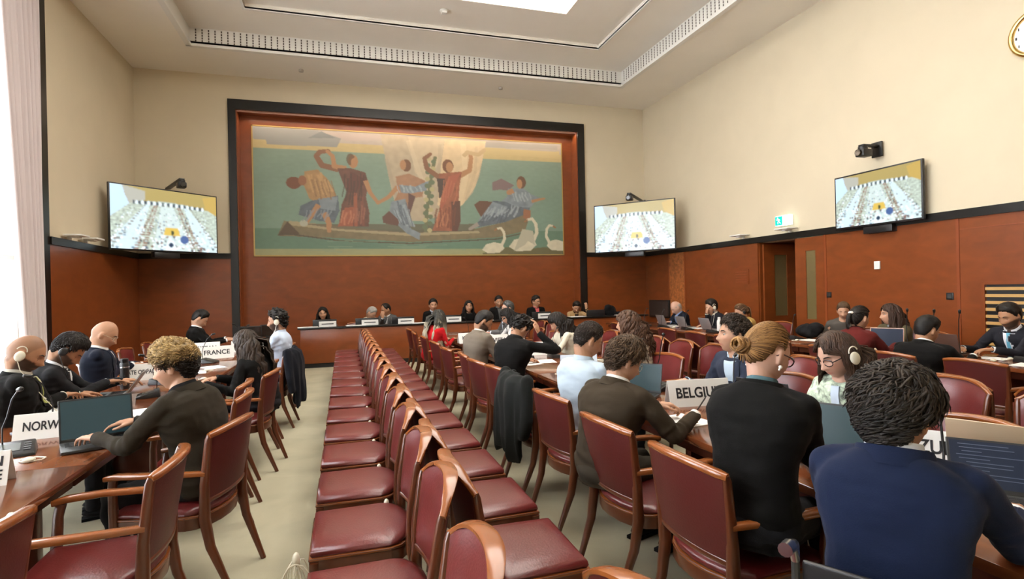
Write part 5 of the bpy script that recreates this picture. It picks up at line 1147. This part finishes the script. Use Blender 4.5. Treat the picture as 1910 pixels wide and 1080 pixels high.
# ---------------------------------------------------------------- things on the tables
TZ = .75
def text_mesh(txt, size, m, parent, M, name='lettering', width=None, align='CENTER', depth=.0008):
    cu = bpy.data.curves.new('t', 'FONT'); cu.body = txt; cu.size = size; cu.align_x = align; cu.align_y = 'CENTER'; cu.extrude = depth; cu.offset = size*.022
    o = bpy.data.objects.new('t', cu); TMP.objects.link(o); tvl.update(); me = bpy.data.meshes.new_from_object(o.evaluated_get(_dg()))
    bpy.data.objects.remove(o); bpy.data.curves.remove(cu); me.name = name; me.materials.clear(); me.materials.append(m)
    if width:
        xs = [v.co.x for v in me.vertices]; k = width/(max(xs)-min(xs)); me.transform(Matrix.Diagonal((k, 1, 1, 1)))
    me.transform(M); ob = bpy.data.objects.new(name, me); COL.objects.link(ob); ob.parent = parent; return ob
def nameplate(txt, x, y, rz, label, w_=.40, h=.165, z=TZ, card=None, ink=None, tw=None, size=.088, align='CENTER', both=True):
    card = card or M_WHITE; ink = ink or M_INK
    r = empty('nameplate', (x, y, z), math.radians(rz), label, 'name card', 'country name cards')
    t = .20; b = MB()
    for s_ in (-1, 1):
        b.add([(-w_/2, s_*.055, 0), (w_/2, s_*.055, 0), (w_/2, s_*.004, h), (-w_/2, s_*.004, h), (-w_/2, s_*.052, 0), (w_/2, s_*.052, 0), (w_/2, 0, h), (-w_/2, 0, h)], [(0, 1, 2, 3), (4, 7, 6, 5), (0, 4, 5, 1), (0, 3, 7, 4), (1, 5, 6, 2), (2, 6, 7, 3)])
    b.build('folded_card', card, r, smooth=False)
    if txt:
        ang = math.atan2(.051, h); sl = math.hypot(.051, h)
        for s_ in ((-1, 1) if both else (-1,)):
            M = Matrix.Rotation(PI if s_ > 0 else 0, 4, 'Z') @ Matrix.Translation((0 if align == 'CENTER' else w_/2-.02, -.0305, h/2)) @ Matrix.Rotation(PI/2-ang, 4, 'X')
            text_mesh(txt, size, ink, r, M, width=tw, align=align)
    return r
nameplate('NORWAY', -1.77, 4.14, 8, 'white country card reading NORWAY behind the blond man\'s laptop', w_=.34, tw=.25, h=.15, size=.075)
nameplate('FRANCE', -1.68, 8.42, 22, 'white country card reading FRANCE on the left table', w_=.42, tw=.32)
nameplate('STATE OF PALESTINE', -1.98, 6.62, 12, 'white country card reading STATE OF PALESTINE beside the black thermos', w_=.46, tw=.42, size=.06)
nameplate('PAKISTAN', -2.02, 9.2, 14, 'white country card ending in STAN behind the FRANCE card', w_=.46, tw=.36, size=.08)
nameplate('MALDIVES', -1.42, 9.3, 20, 'white country card reading MALDIVES near the long-haired woman', w_=.46, tw=.36, size=.08)
nameplate('N\nE', -1.66, 3.16, 6, 'white country card cut by the left photo edge, ending in N over E', w_=.30, h=.15, size=.062, align='RIGHT')
nameplate('BELGIUM', 2.40, 3.37, -8, 'white country card reading BELGIUM on the middle table', w_=.46, h=.18, tw=.35, size=.10)
nameplate('CUBA', 2.22, 4.42, -8, 'white country card reading CUBA behind the man in the brown suit', w_=.46, h=.18, tw=.22, size=.10)
nameplate('ECUADOR', 2.30, 5.22, -10, 'pale blue country card reading ECUADOR behind the CUBA card', w_=.38, tw=.30, card=mat('pale_blue_card', (.62, .72, .84), .6), ink=M_BLUEINK)
nameplate('VIET NAM', 2.34, 8.15, 10, 'white country card reading VIET NAM past the man in light grey', w_=.46, tw=.36)
nameplate('KUWAIT', 1.96, 8.75, 8, 'white country card starting with KU beside the man in light grey', w_=.42, tw=.3)
nameplate('GERMANY', 2.40, 6.72, -6, 'white country card half hidden in front of the woman in the cream blouse', w_=.42, tw=.34)
nameplate('VENEZUELA', 2.60, 1.92, -52, 'white country card reading VENEZUELA tilted beside the dark laptop', w_=.44, tw=.38, size=.085, h=.145)
M_DISP = mat('laptop_display', (.018, .032, .036), .4, spec=.3, emit=(.05, .12, .14), estr=.22); M_DISP2 = mat('dark_code_display', (.01, .014, .03), .45, spec=.2, emit=(.02, .03, .05), estr=.3); M_KEYS = mat('black_keys', (.02, .02, .022), .5)
M_SILV = mat('silver_laptop_shell', (.42, .43, .44), .35, metal=.6); M_TANL = mat('tan_laptop_shell', (.55, .42, .28), .4, metal=.2)
def laptop(x, y, rz, label, ang=18, w_=.33, d=.23, shell=None, disp=None, logo=False, lines=0, z=TZ, bezel=None):
    """x, y: middle of the hinge; the user sits on the local -Y side"""
    shell = shell or M_DGREY; disp = disp or M_DISP
    r = empty('laptop', (x, y, z), math.radians(rz), label, 'laptop', 'laptops on the tables')
    MB().b2((-w_/2, -d, .004), (w_/2, 0, .020)).build('base', shell, r, bevel=.004)
    kb = MB()
    for j in range(5):
        for i in range(13): kb.b2((-w_/2+.02+i*(w_-.04)/13+.0015, -.03-j*.021-.018, .0195), (-w_/2+.02+(i+1)*(w_-.04)/13-.0015, -.03-j*.021, .0225))
    kb.b2((-.05, -d+.012, .0195), (.05, -d+.075, .0207)); kb.build('keyboard', M_KEYS, r, smooth=False)
    M = Matrix.Translation((0, .0, .018)) @ Matrix.Rotation(-math.radians(ang), 4, 'X')
    ld = MB(); ld.b2((-w_/2, 0, 0), (w_/2, .007, d)); ld.xf(M); l_ = ld.build('lid', shell, r, bevel=.003)
    bz = MB(); bz.b2((-w_/2+.003, -.0012, .004), (w_/2-.003, .0005, d-.003)); bz.xf(M); bz.build('bezel', bezel or M_BLACK, l_, smooth=False)
    s_ = MB(); s_.b2((-w_/2+.010, -.0022, .018), (w_/2-.010, -.001, d-.011)); s_.xf(M); s_.build('display', disp, l_, smooth=False)
    if lines:
        t = MB(); rnd = random.Random(3)
        for k in range(lines): zz = d-.025-k*(d-.05)/lines; x0 = -w_/2+.03+rnd.random()*.03; t.b2((x0, -.003, zz-.0025), (x0+rnd.uniform(.05, w_*.7), -.0021, zz+.0006))
        t.xf(M); t.build('text_rows', mat('dim_text', (.03, .04, .06), .5, emit=(.06, .08, .13), estr=.5), l_, smooth=False)
    if logo: g = MB(); g.b2((-.04, .007, d*.45), (-.012, .0078, d*.45+.007)); g.b2((-.006, .007, d*.45+.001), (.045, .0078, d*.45+.005)); g.xf(M); g.build('lid_mark', M_METAL, l_, smooth=False)
    return r
laptop(-1.42, 3.88, 24, 'open dark laptop in front of the blond man with a greenish blank display', w_=.36, d=.25)
laptop(-1.83, 5.62, -82, 'thin black laptop seen from its side between thermos and bent man', ang=35, shell=M_SILV, bezel=M_BLACK)
laptop(2.30, 2.19, -60, 'open laptop with teal display under the hands of the woman with the bun', w_=.34, ang=24, disp=M_DISP)
laptop(2.42, 1.46, -50, 'open laptop with dark code display in front of the man in blue', w_=.36, d=.22, ang=38, disp=M_DISP2, lines=11)
laptop(2.66, 1.63, 116, 'laptop with a tan lid seen from behind near the right edge', w_=.36, d=.24, shell=M_TANL)
laptop(2.22, 3.86, -48, 'open laptop with teal display in front of the brown-suited man', w_=.33, ang=16, disp=M_DISP)
laptop(2.56, 2.86, 104, 'black laptop lid with small silver mark behind the woman with the bun', w_=.36, d=.24, logo=True, shell=M_BLACK)
laptop(6.46, 5.20, -62, 'open laptop with dark display and tan bezel beside the orange bottle', w_=.36, d=.25, ang=12, shell=M_TANL, disp=M_DISP2, bezel=M_RIM)
laptop(6.46, 4.52, 96, 'brown-backed laptop in front of the man in the blue tie', w_=.36, d=.24, shell=mat('brown_laptop_shell', (.10, .05, .035), .4))
for y, l in ((10.35, 'silver laptop in front of the bald man at the right table'), (9.62, 'silver laptop between the bald man and the earpiece man'), (8.85, 'silver laptop beside the white water bottle')): laptop(6.55, y, 88, l, shell=M_SILV, ang=22)
laptop(6.50, 7.15, 92, 'small white-backed laptop standing behind the bun woman\'s head', w_=.28, d=.19, shell=M_WHITE)
def mic_unit(x, y, rz, label, z=TZ, head=.42, bend=.10, sc_=1.0):
    r = empty('microphone_unit', (x, y, z), math.radians(rz), label, 'microphone', 'desk microphone consoles')
    b = MB(); b.add([(-.10, -.09, 0), (.10, -.09, 0), (.10, .09, 0), (-.10, .09, 0), (-.095, -.085, .018), (.095, -.085, .018), (.09, .08, .062), (-.09, .08, .062)], [(0, 3, 2, 1), (4, 5, 6, 7), (0, 1, 5, 4), (1, 2, 6, 5), (2, 3, 7, 6), (3, 0, 4, 7)]); b.build('console', M_BLACK, r, bevel=.006)
    M = Matrix.Translation((0, 0, .0415)) @ Matrix.Rotation(math.atan2(.044, .165), 4, 'X')
    b = MB(); b.b2((-.06, -.045, 0), (.03, .045, .0015)); b.xf(M); b.build('display', mat('console_display', (.05, .06, .05), .2), r, smooth=False)
    b = MB()
    for i in range(4): b.b2((.045, -.05+i*.026, 0), (.075, -.033+i*.026, .003))
    b.b2((-.05, -.075, 0), (-.01, -.06, .003)); b.xf(M); b.build('buttons', M_DGREY, r, smooth=False)
    P = [Vector((-.05, .06, .055)), Vector((-.05, .065, .14)), Vector((-.05+bend*.25, .06, head*.55)), Vector((-.05+bend*.6, .02, head*.85)), Vector((-.05+bend, -.03, head))]
    b = MB(); b.tube(P, .0042, 7); b.build('gooseneck', M_BLACK, r)
    b = MB(); b.cap(P[-1], .012, P[-1]+Vector((.012, -.022, .006)), .013, 10); b.build('microphone_head', M_BLACK, r); return r
MICS = [(-1.76, 3.72, 20, 'black microphone console next to the NORWAY card'), (-1.92, 4.35, -80, 'black microphone console in front of the bald bearded man'), (-1.62, 5.45, -75, 'black microphone console behind the blond man\'s laptop'), (-1.72, 6.22, 70, 'black microphone console between thermos and blond hair'), (-1.66, 7.9, 80, 'black microphone console near the FRANCE card'), (-1.8, 10.6, -80, 'black microphone console at the far end of the left table'), (-1.55, 9.9, 80, 'black microphone console past the MALDIVES card'),
 (2.44, 3.98, -70, 'black microphone console with tall gooseneck between BELGIUM card and navy suit'), (2.56, 4.42, 95, 'black microphone console below the empty curved red chair'), (2.40, 1.12, -60, 'black microphone console near the right photo edge on the middle table'), (2.55, 3.15, 100, 'black microphone console before the man in the slate navy suit'), (2.05, 6.25, -70, 'black microphone console by the woman resting her head'), (2.5, 6.35, 90, 'black microphone console before the cream blouse'), (2.2, 7.55, -80, 'black microphone console past the man in light grey'), (2.55, 8.9, 90, 'black microphone console by the woman in white'), (2.1, 9.75, -85, 'black microphone console before the red outfit'),
 (6.3, 10.62, 85, 'black microphone console at the far end of the right table'), (6.3, 9.95, 85, 'black microphone console right of the first silver laptop'), (6.32, 9.15, 85, 'black microphone console right of the second silver laptop'), (6.3, 8.35, 85, 'black microphone console right of the white bottle'), (6.55, 6.75, 85, 'black microphone console under the black bag'), (6.35, 4.75, 80, 'black microphone console right of the man in dark suit'), (6.55, 3.75, 85, 'black microphone console before the blue tie')]
for i, (x, y, rz, l) in enumerate(MICS): mic_unit(x, y, rz, l, head=.46 if i in (7, 9) else .36, bend=.16 if i in (7,) else .08)
for x, y, l in ((6.2, 4.72, 'thin gooseneck microphone, left one of three before the orange wall'), (6.2, 4.42, 'thin gooseneck microphone, middle one of three before the orange wall'), (6.2, 4.16, 'thin gooseneck microphone, right one of three before the orange wall')):
    r = empty('gooseneck_microphone', (x, y, TZ), 0, l, 'microphone'); b = MB(); b.box((0, 0, .012), (.07, .09, .024)); b.build('foot', M_BLACK, r, bevel=.004)
    b = MB(); b.tube([(0, 0, .02), (-.01, .01, .25), (-.02, .0, .42), (-.035, -.02, .50)], .0045, 6); b.build('stem', M_BLACK, r); b = MB(); b.cap((-.035, -.02, .50), .013, (-.05, -.03, .52), .014, 8); b.build('microphone_head', M_BLACK, r)
r = empty('gooseneck_microphone', (2.30, 1.62, TZ), 0, 'tall gooseneck microphone rising right behind the navy suit man', 'microphone'); b = MB(); b.box((0, 0, .012), (.10, .12, .03)); b.build('foot', M_BLACK, r, bevel=.004)
b = MB(); b.tube([(0, 0, .02), (.02, .01, .15), (.02, .02, .28), (0, .03, .37)], .005, 7); b.build('stem', M_BLACK, r); b = MB(); b.cap((0, .03, .365), .014, (-.005, .035, .385), .016, 10); b.build('microphone_head', M_BLACK, r)
# papers, notebooks, phones
def sheet(x, y, rz, w_, d, label, z=TZ, h=.003, m=None, name='paper_sheet', cat='paper'):
    o = MB().box((0, 0, h/2), (w_, d, h)).build(name, m or M_PAPER, smooth=False); o.location = (x, y, z+.0005); o.rotation_euler = (0, 0, math.radians(rz)); return tag(o, label, cat)
for x, y, rz, w_, d, l in ((-1.46, 4.72, 20, .21, .30, 'white papers between the blond man and the microphone consoles'), (-2.1, 5.1, 5, .2, .28, 'white paper under the bearded man\'s hands'), (-1.60, 6.95, 10, .21, .30, 'white paper before the long-haired woman'), (-1.9, 7.6, 0, .21, .3, 'white paper beside the bald man with glasses'), (-1.5, 7.35, 30, .21, .3, 'white paper before the bearded man in the pale shirt'),
    (2.05, 3.0, 10, .21, .30, 'white paper the brown-suited man writes on'), (2.0, 5.95, 20, .21, .30, 'white paper under the bent woman\'s elbow, nearer sheet'), (2.25, 6.05, -10, .21, .30, 'white paper beside the bent woman, farther sheet'), (2.05, 6.95, 10, .21, .30, 'white paper read by the man in light grey'), (2.55, 7.4, 0, .21, .3, 'white paper before the cream blouse'), (2.3, 9.3, 0, .21, .3, 'white papers before the woman in white'), (2.6, 4.6, 30, .21, .3, 'white paper below the empty curved chair'),
    (6.65, 10.1, 0, .21, .3, 'white paper between the first two silver laptops'), (6.7, 9.3, 0, .3, .3, 'white open notebook before the earpiece man'), (6.6, 6.45, 10, .3, .35, 'pile of white papers beside the black bag'), (6.55, 5.0, 10, .3, .3, 'white papers under the tan laptop'), (6.6, 4.1, 0, .21, .3, 'white paper under the blue-tie man\'s hands'), (6.35, 3.6, 12, .3, .3, 'white papers near the right photo edge'), (6.8, 4.7, 0, .2, .28, 'white folded paper by the olive jacket woman')):
    sheet(x, y, rz, w_, d, l)
for x, l in ((-.75, 'white papers on the podium left of the round-faced woman'), (.25, 'white papers on the podium before the white-haired man'), (1.7, 'white papers on the podium left of the man with the pale shirt'), (3.2, 'white papers on the podium before the smiling woman'), (4.2, 'white papers on the podium left of the red shirt'), (5.6, 'white papers on the podium before the tan jacket'), (6.9, 'white papers at the right end of the podium')):
    sheet(x, 12.75, 5, .42, .2, l, z=.876, h=.012)
for x, y, l in ((-2.0, 7.0, 'stack of white papers by the PALESTINE card'),): sheet(x, y, 10, .22, .30, l, h=.02)
def phone(x, y, rz, l, z=TZ, lit=False): return sheet(x, y, rz, .075, .155, l, z=z, h=.008, m=mat('phone_glass', (.35, .42, .5), .1) if lit else M_BLACK, name='phone', cat='phone')
phone(-1.98, 4.28, 40, 'pale-screened phone lying at the left photo edge', lit=True); phone(2.45, 3.68, 60, 'black phone held flat before the man in slate navy', z=TZ+.10)
phone(-1.99, 5.80, 70, 'white-screened phone in the hands of the bent man', z=TZ+.07, lit=True); phone(6.6, 6.0, 30, 'black phone by the wall-side woman')
o = MB().tube([(0, 0, 0), (.0, .0, .12), (0, 0, .14)], [.004, .004, .001], 8).build('pen', M_DGREY); o.location = (2.0, 2.84, .83); o.rotation_euler = (.5, .3, 0); tag(o, 'grey pen in the hand of the man in brown', 'pen')
# bottles
def bottle(x, y, label, prof, mats_, z=TZ, capn=None):
    r = empty('bottle', (x, y, z), 0, label, 'bottle'); b = MB(); b.rings([[Vector((q[0]*math.cos(2*PI*i/20), q[0]*math.sin(2*PI*i/20), q[1])) for i in range(20)] for q in prof]); b.build('bottle_body', mats_[0], r)
    t = prof[-1]; b = MB(); b.rings([[Vector((q*math.cos(2*PI*i/16), q*math.sin(2*PI*i/16), zz)) for i in range(16)] for q, zz in ((t[0]+.003, t[1]-.004), (t[0]+.004, t[1]+.03), (t[0]-.004, t[1]+.036))]); b.build('cap', mats_[1], r)
    if len(mats_) > 2: b = MB(); h = t[1]; b.tube([(0, 0, h*.80), (0, 0, h*.84)], prof[2][0]+.001, 20); b.build('steel_ring', mats_[2], r)
    return r
bottle(-1.98, 6.02, 'tall matte black thermos flask on the left table', [(.036, 0), (.038, .004), (.038, .20), (.038, .235), (.030, .25)], [M_BLACK, M_BLACK, M_METAL])
bottle(6.56, 8.52, 'white reusable water bottle on the right table', [(.036, 0), (.040, .01), (.040, .17), (.034, .20), (.022, .22)], [M_WHITE, M_WHITE])
bottle(6.62, 5.44, 'small bottle of orange juice beside the dark-display laptop', [(.034, 0), (.036, .01), (.036, .12), (.018, .18), (.015, .20)], [mat('orange_juice', (.80, .24, .02), .25), M_WHITE])
bottle(6.75, 3.72, 'white cup at the right photo edge on the right table', [(.034, 0), (.036, .01), (.042, .09), (.042, .10)], [M_WHITE, M_WHITE])
bottle(2.52, 4.55, 'small white bottle with dark cap left of the tall gooseneck', [(.032, 0), (.036, .01), (.036, .05), (.030, .065)], [M_CREAMP, M_BLACK])
# earpieces lying about
def earpiece(x, y, z, rz, label, m=None, R_=.055, wall=None):
    r = empty('earpiece_set', (x, y, z), math.radians(rz), label, 'earpiece', None)
    m = m or M_CREAMP; b = MB(); b.ell((0, 0, .014), (.030, .026, .014), 14, 8); b.build('ear_pad', m, r)
    b = MB(); b.tube([(R_*math.cos(t)*(1+.1*math.sin(3*t)), R_*.8*math.sin(t)+.03, .006+.002*math.sin(5*t)) for t in [k*.5 for k in range(24)]], .0032, 6); b.build('coiled_cord', m, r)
    return r
for x, y, rz, l in ((-1.60, 3.52, 0, 'cream earpiece with coiled cord beside the card ending in N over E'), (-1.72, 5.25, 40, 'cream earpiece with coiled cord behind the black laptop base'), (2.05, 5.05, 30, 'cream earpiece with coiled cord left of the ECUADOR card'), (2.45, 4.15, 0, 'cream earpiece with coiled cord near the tall gooseneck microphone'), (-1.5, 7.0, 0, 'cream earpiece with coiled cord before the long-haired woman'),
    (6.35, 6.5, 0, 'cream earpiece on the right table below the black bag'), (6.35, 9.65, 0, 'cream earpiece on the right table under the bald man\'s laptop'), (6.6, 3.95, 0, 'cream earpiece near the blue-tie man'), (6.35, 3.95, 40, 'cream earpiece near the front edge of the right table'), (-1.38, 6.3, 0, 'cream earpiece at the edge of the left table, past the blond man')): earpiece(x, y, TZ, rz, l)
def hung(x, y, rz, label):      # earpiece hanging from a chair's seat frame by its cord
    r = empty('hanging_earpiece', (x, y, .455), math.radians(rz), label, 'earpiece'); b = MB(); b.ell((0, 0, .0), (.014, .018, .022), 12, 8); b.box((0, 0, -.03), (.018, .03, .04)); b.build('ear_pad', M_CREAMP, r)
    b = MB(); b.tube([(0, 0, -.04), (.01, .02, -.14), (0, .0, -.2), (-.01, -.02, -.13), (0, -.02, -.03)], .0035, 6); b.build('cord', M_CREAMP, r); return r
for k in range(2, 11): hung(.20, 1.52+.645*k+.264, 0, 'cream earpiece hanging in the gap after the %s left-facing spare chair' % ORD[k])
for k in range(0, 3): hung(.56, 2.33+.625*k+.264, 0, 'cream earpiece hanging in the gap after the %s right-facing spare chair' % ORD[k])
def loops(x, y, z, label, m, seedv, n=5, sc_=1.0):
    rnd = random.Random(seedv); b = MB()
    for k in range(n):
        c = Vector((rnd.uniform(-.02, .02), rnd.uniform(-.03, .03), 0)); P = []
        rx, rz_ = rnd.uniform(.03, .06)*sc_, rnd.uniform(.08, .14)*sc_; ph = rnd.uniform(0, 6)
        for q in range(17): t = 2*PI*q/16; P.append(c+Vector((rx*math.cos(t)*math.cos(ph), rx*math.cos(t)*math.sin(ph), -rz_+rz_*math.sin(t))))
        b.tube(P, .003, 6, caps=False)
    b.ell((0, 0, .01), (.016, .022, .03), 12, 8); o = b.build('cable_bundle', m); o.location = (x, y, z); return tag(o, label, 'cable')
loops(-.215, 2.50, .47, 'bundle of cream and brown cords hanging at the corner of a front spare chair', M_CREAMP, 4, n=8, sc_=1.3)
loops(-1.10, 2.30, .84, 'cream cord looped over the armchair at the left photo edge', M_CREAMP, 9, n=2, sc_=.8)
loops(.66, 1.19, .86, 'clear plastic earpiece with loop on the turned chair at the bottom', M_PAPER, 2, n=1, sc_=.4)
# podium monitors with white cards
for x, l in ((-.40, 'black monitor with white name card before the round-faced woman'), (.50, 'black monitor with white name card before the white-haired man'), (1.30, 'black monitor with white name card right of the man in grey'), (2.40, 'black monitor with white name card right of the man with pale shirt'), (4.68, 'black monitor with white name card before the red shirt'), (6.15, 'black monitor without card before the tan jacket')):
    r = empty('desk_monitor', (x, 12.80, .876), 0, l, 'monitor', 'black monitors along the podium'); b = MB(); b.box((0, .02, .075), (.50, .035, .165)); b.box((0, .03, .01), (.2, .12, .02)); b.build('monitor_body', M_BLACK, r, bevel=.006)
    if x < 6: MB().box((.06, -.07, .06), (.36, .008, .12)).build('name_card', M_WHITE, r, smooth=False); MB().box((.06, -.0755, .062), (.25, .002, .022)).build('printed_line', M_DGREY, r, smooth=False)
for x, y, l in ((-1.72, 11.6, 'black monitor at the far end of the left table, left one'), (-1.40, 12.0, 'black monitor at the far end of the left table, right one')):
    r = empty('desk_monitor', (x, y, TZ), .2, l, 'monitor', 'black monitors at the end of the left table'); b = MB(); b.box((0, .02, .14), (.40, .035, .24)); b.box((0, .03, .01), (.2, .14, .02)); b.build('monitor_body', M_BLACK, r, bevel=.006); MB().box((0, 0, .14), (.36, .004, .2)).build('display', M_GLASSD, r, smooth=False)
# soft things
def soft(name, b, m, vox, label, cat, amp=.01, sc_=9, smooth=4):
    def dp(p): return amp*noise.noise(Vector((p.x*sc_*1.6, p.y*sc_*1.6, p.z*sc_*.35)))+amp*.2*math.sin((p.x+p.y)*60+p.z*4)
    o = remesh(name, b, vox, [m], None, smooth=smooth, disp=dp); return tag(o, label, cat)
def coat(x, y, rz, m, label, w_=.24, low=.22, out=.07, top=.905, front=.5):
    b = MB(); a = math.radians(rz); M = Matrix.Translation((x, y, 0)) @ Matrix.Rotation(a, 4, 'Z'); rs = []; N = 40
    for (z, wd, y0, th, fa) in ((top+.035, .55, -.01, .018, 0), (top+.028, .9, -.02, .035, .1), (top-.01, 1.0, -.045, .055, .3), (top-.12, 1.08, -.08, .05, .6), (top-.28, 1.06, -.10, .045, .9), (top-.42, 1.0, -.105, .045, 1.2), (low+.05, .95, -.10, .045, 1.5), (low, .90, -.10, .03, 1.5)):
        ring = []
        for i in range(N):
            t = 2*PI*i/N; cx_, sy_ = math.cos(t), math.sin(t); xx = w_*wd*math.copysign(abs(cx_)**.7, cx_); fold = fa*.016*math.sin(xx*52+z*3+1.3)+fa*.008*math.sin(xx*95+1)
            ring.append(Vector((xx, y0-.045*(1-(xx/w_)**2)*(1 if z > top-.2 else .6)+th*sy_+fold, z-.04*fa*(xx/w_)**2+(.03*math.sin(xx*17+2) if z < low+.06 else 0))))
        rs.append(ring)
    b.rings(rs)
    b.cap((-w_*.7, .02, top), .03, (-w_*.75, .045, front), .03, 10); b.cap((w_*.7, .02, top), .03, (w_*.75, .045, front), .03, 10)
    for s_ in (-1, 1): b.cap((s_*w_, -.02, top), .05, (s_*(w_+.05), -.05, .62), .05, 12); b.cap((s_*(w_+.05), -.05, .62), .05, (s_*(w_+.03), -.07, low+.16), .042, 12)
    b.tube([M.inverted() @ (M @ Vector((-.1, -.03, top+.02))), Vector((0, -.06, top+.035)), Vector((.1, -.03, top+.02))], .022, 8)
    b.xf(M); return soft('hung_jacket', b, m, .010, label, 'jacket')
coat(-.655, 7.3, 86, cloth('midnight_jacket', (.010, .011, .016)), 'midnight blue jacket hanging over the armchair of the bearded man in the pale shirt', low=.30)
coat(1.325, 4.20, -88, cloth('black_coat', (.013, .014, .013)), 'dark grey coat draped over the back of an armchair beside the aisle', low=.34, w_=.25)
b = MB(); b.ell((6.82, 6.75, .86), (.17, .20, .11), 16, 10); b.ell((6.80, 6.6, .92), (.11, .12, .08), 12, 8); soft('bag', b, BLKT, .014, 'crumpled black bag lying on the right table before the closed door', 'bag', amp=.012)
b = MB(); b.ell((6.62, 12.95, .98), (.17, .13, .16), 16, 10); b.ell((6.55, 12.9, 1.08), (.10, .10, .08), 12, 8); b.cap((6.7, 12.9, .9), .06, (6.85, 12.9, .92), .05); soft('backpack', b, BLKT, .014, 'round black bag standing on the right end of the podium', 'bag', amp=.01)
# wheelchair of the man in the navy suit
r = empty('wheelchair', (1.57, 1.23, 0), math.radians(-60), 'black wheelchair with chrome push handle under the man in navy blue', 'wheelchair')
MB().box((0, .02, .475), (.44, .42, .03)).build('seat', M_BLACK, r, bevel=.01); b = MB(); b.box((0, -.225, .63), (.42, .02, .32)); b.build('back_sling', M_BLACK, r, bevel=.008)
for s_ in (-1, 1):
    MB().tube([(s_*.225, .20, .10), (s_*.225, .22, .47), (s_*.225, -.20, .47), (s_*.225, -.235, .60), (s_*.225, -.24, .79)], .012, 8).build('frame_tube', M_DGREY, r)
    h_ = MB().tube([(s_*.225, -.24, .79), (s_*.225, -.26, .84), (s_*.225, -.32, .85)], [.013, .018, .018], 10).build('push_handle', M_METAL, r); MB().tube([(s_*.225, -.29, .848), (s_*.225, -.33, .85)], .020, 12).build('grip', M_METAL, h_)
    w2 = MB(); w2.tube([(s_*.28, -.10+.29*math.cos(t), .305+.29*math.sin(t)) for t in [2*PI*k/28 for k in range(29)]], .014, 8, caps=False, up=(1, 0, 0)); wh = w2.build('wheel', M_BLACK, r)
    w3 = MB()
    for k in range(12): w3.tube([(s_*.28, -.10, .305), (s_*.28, -.10+.28*math.cos(k*PI/6), .305+.28*math.sin(k*PI/6))], .002, 5)
    w3.tube([(s_*.24, -.10, .305), (s_*.31, -.10, .305)], .022, 12); w3.build('spokes', M_METAL, wh)
    w4 = MB(); w4.tube([(s_*.2-.012, .24, .08), (s_*.2+.012, .24, .08)], .075, 18); w4.build('caster', M_BLACK, r)
bpy.data.scenes.remove(TMPS)
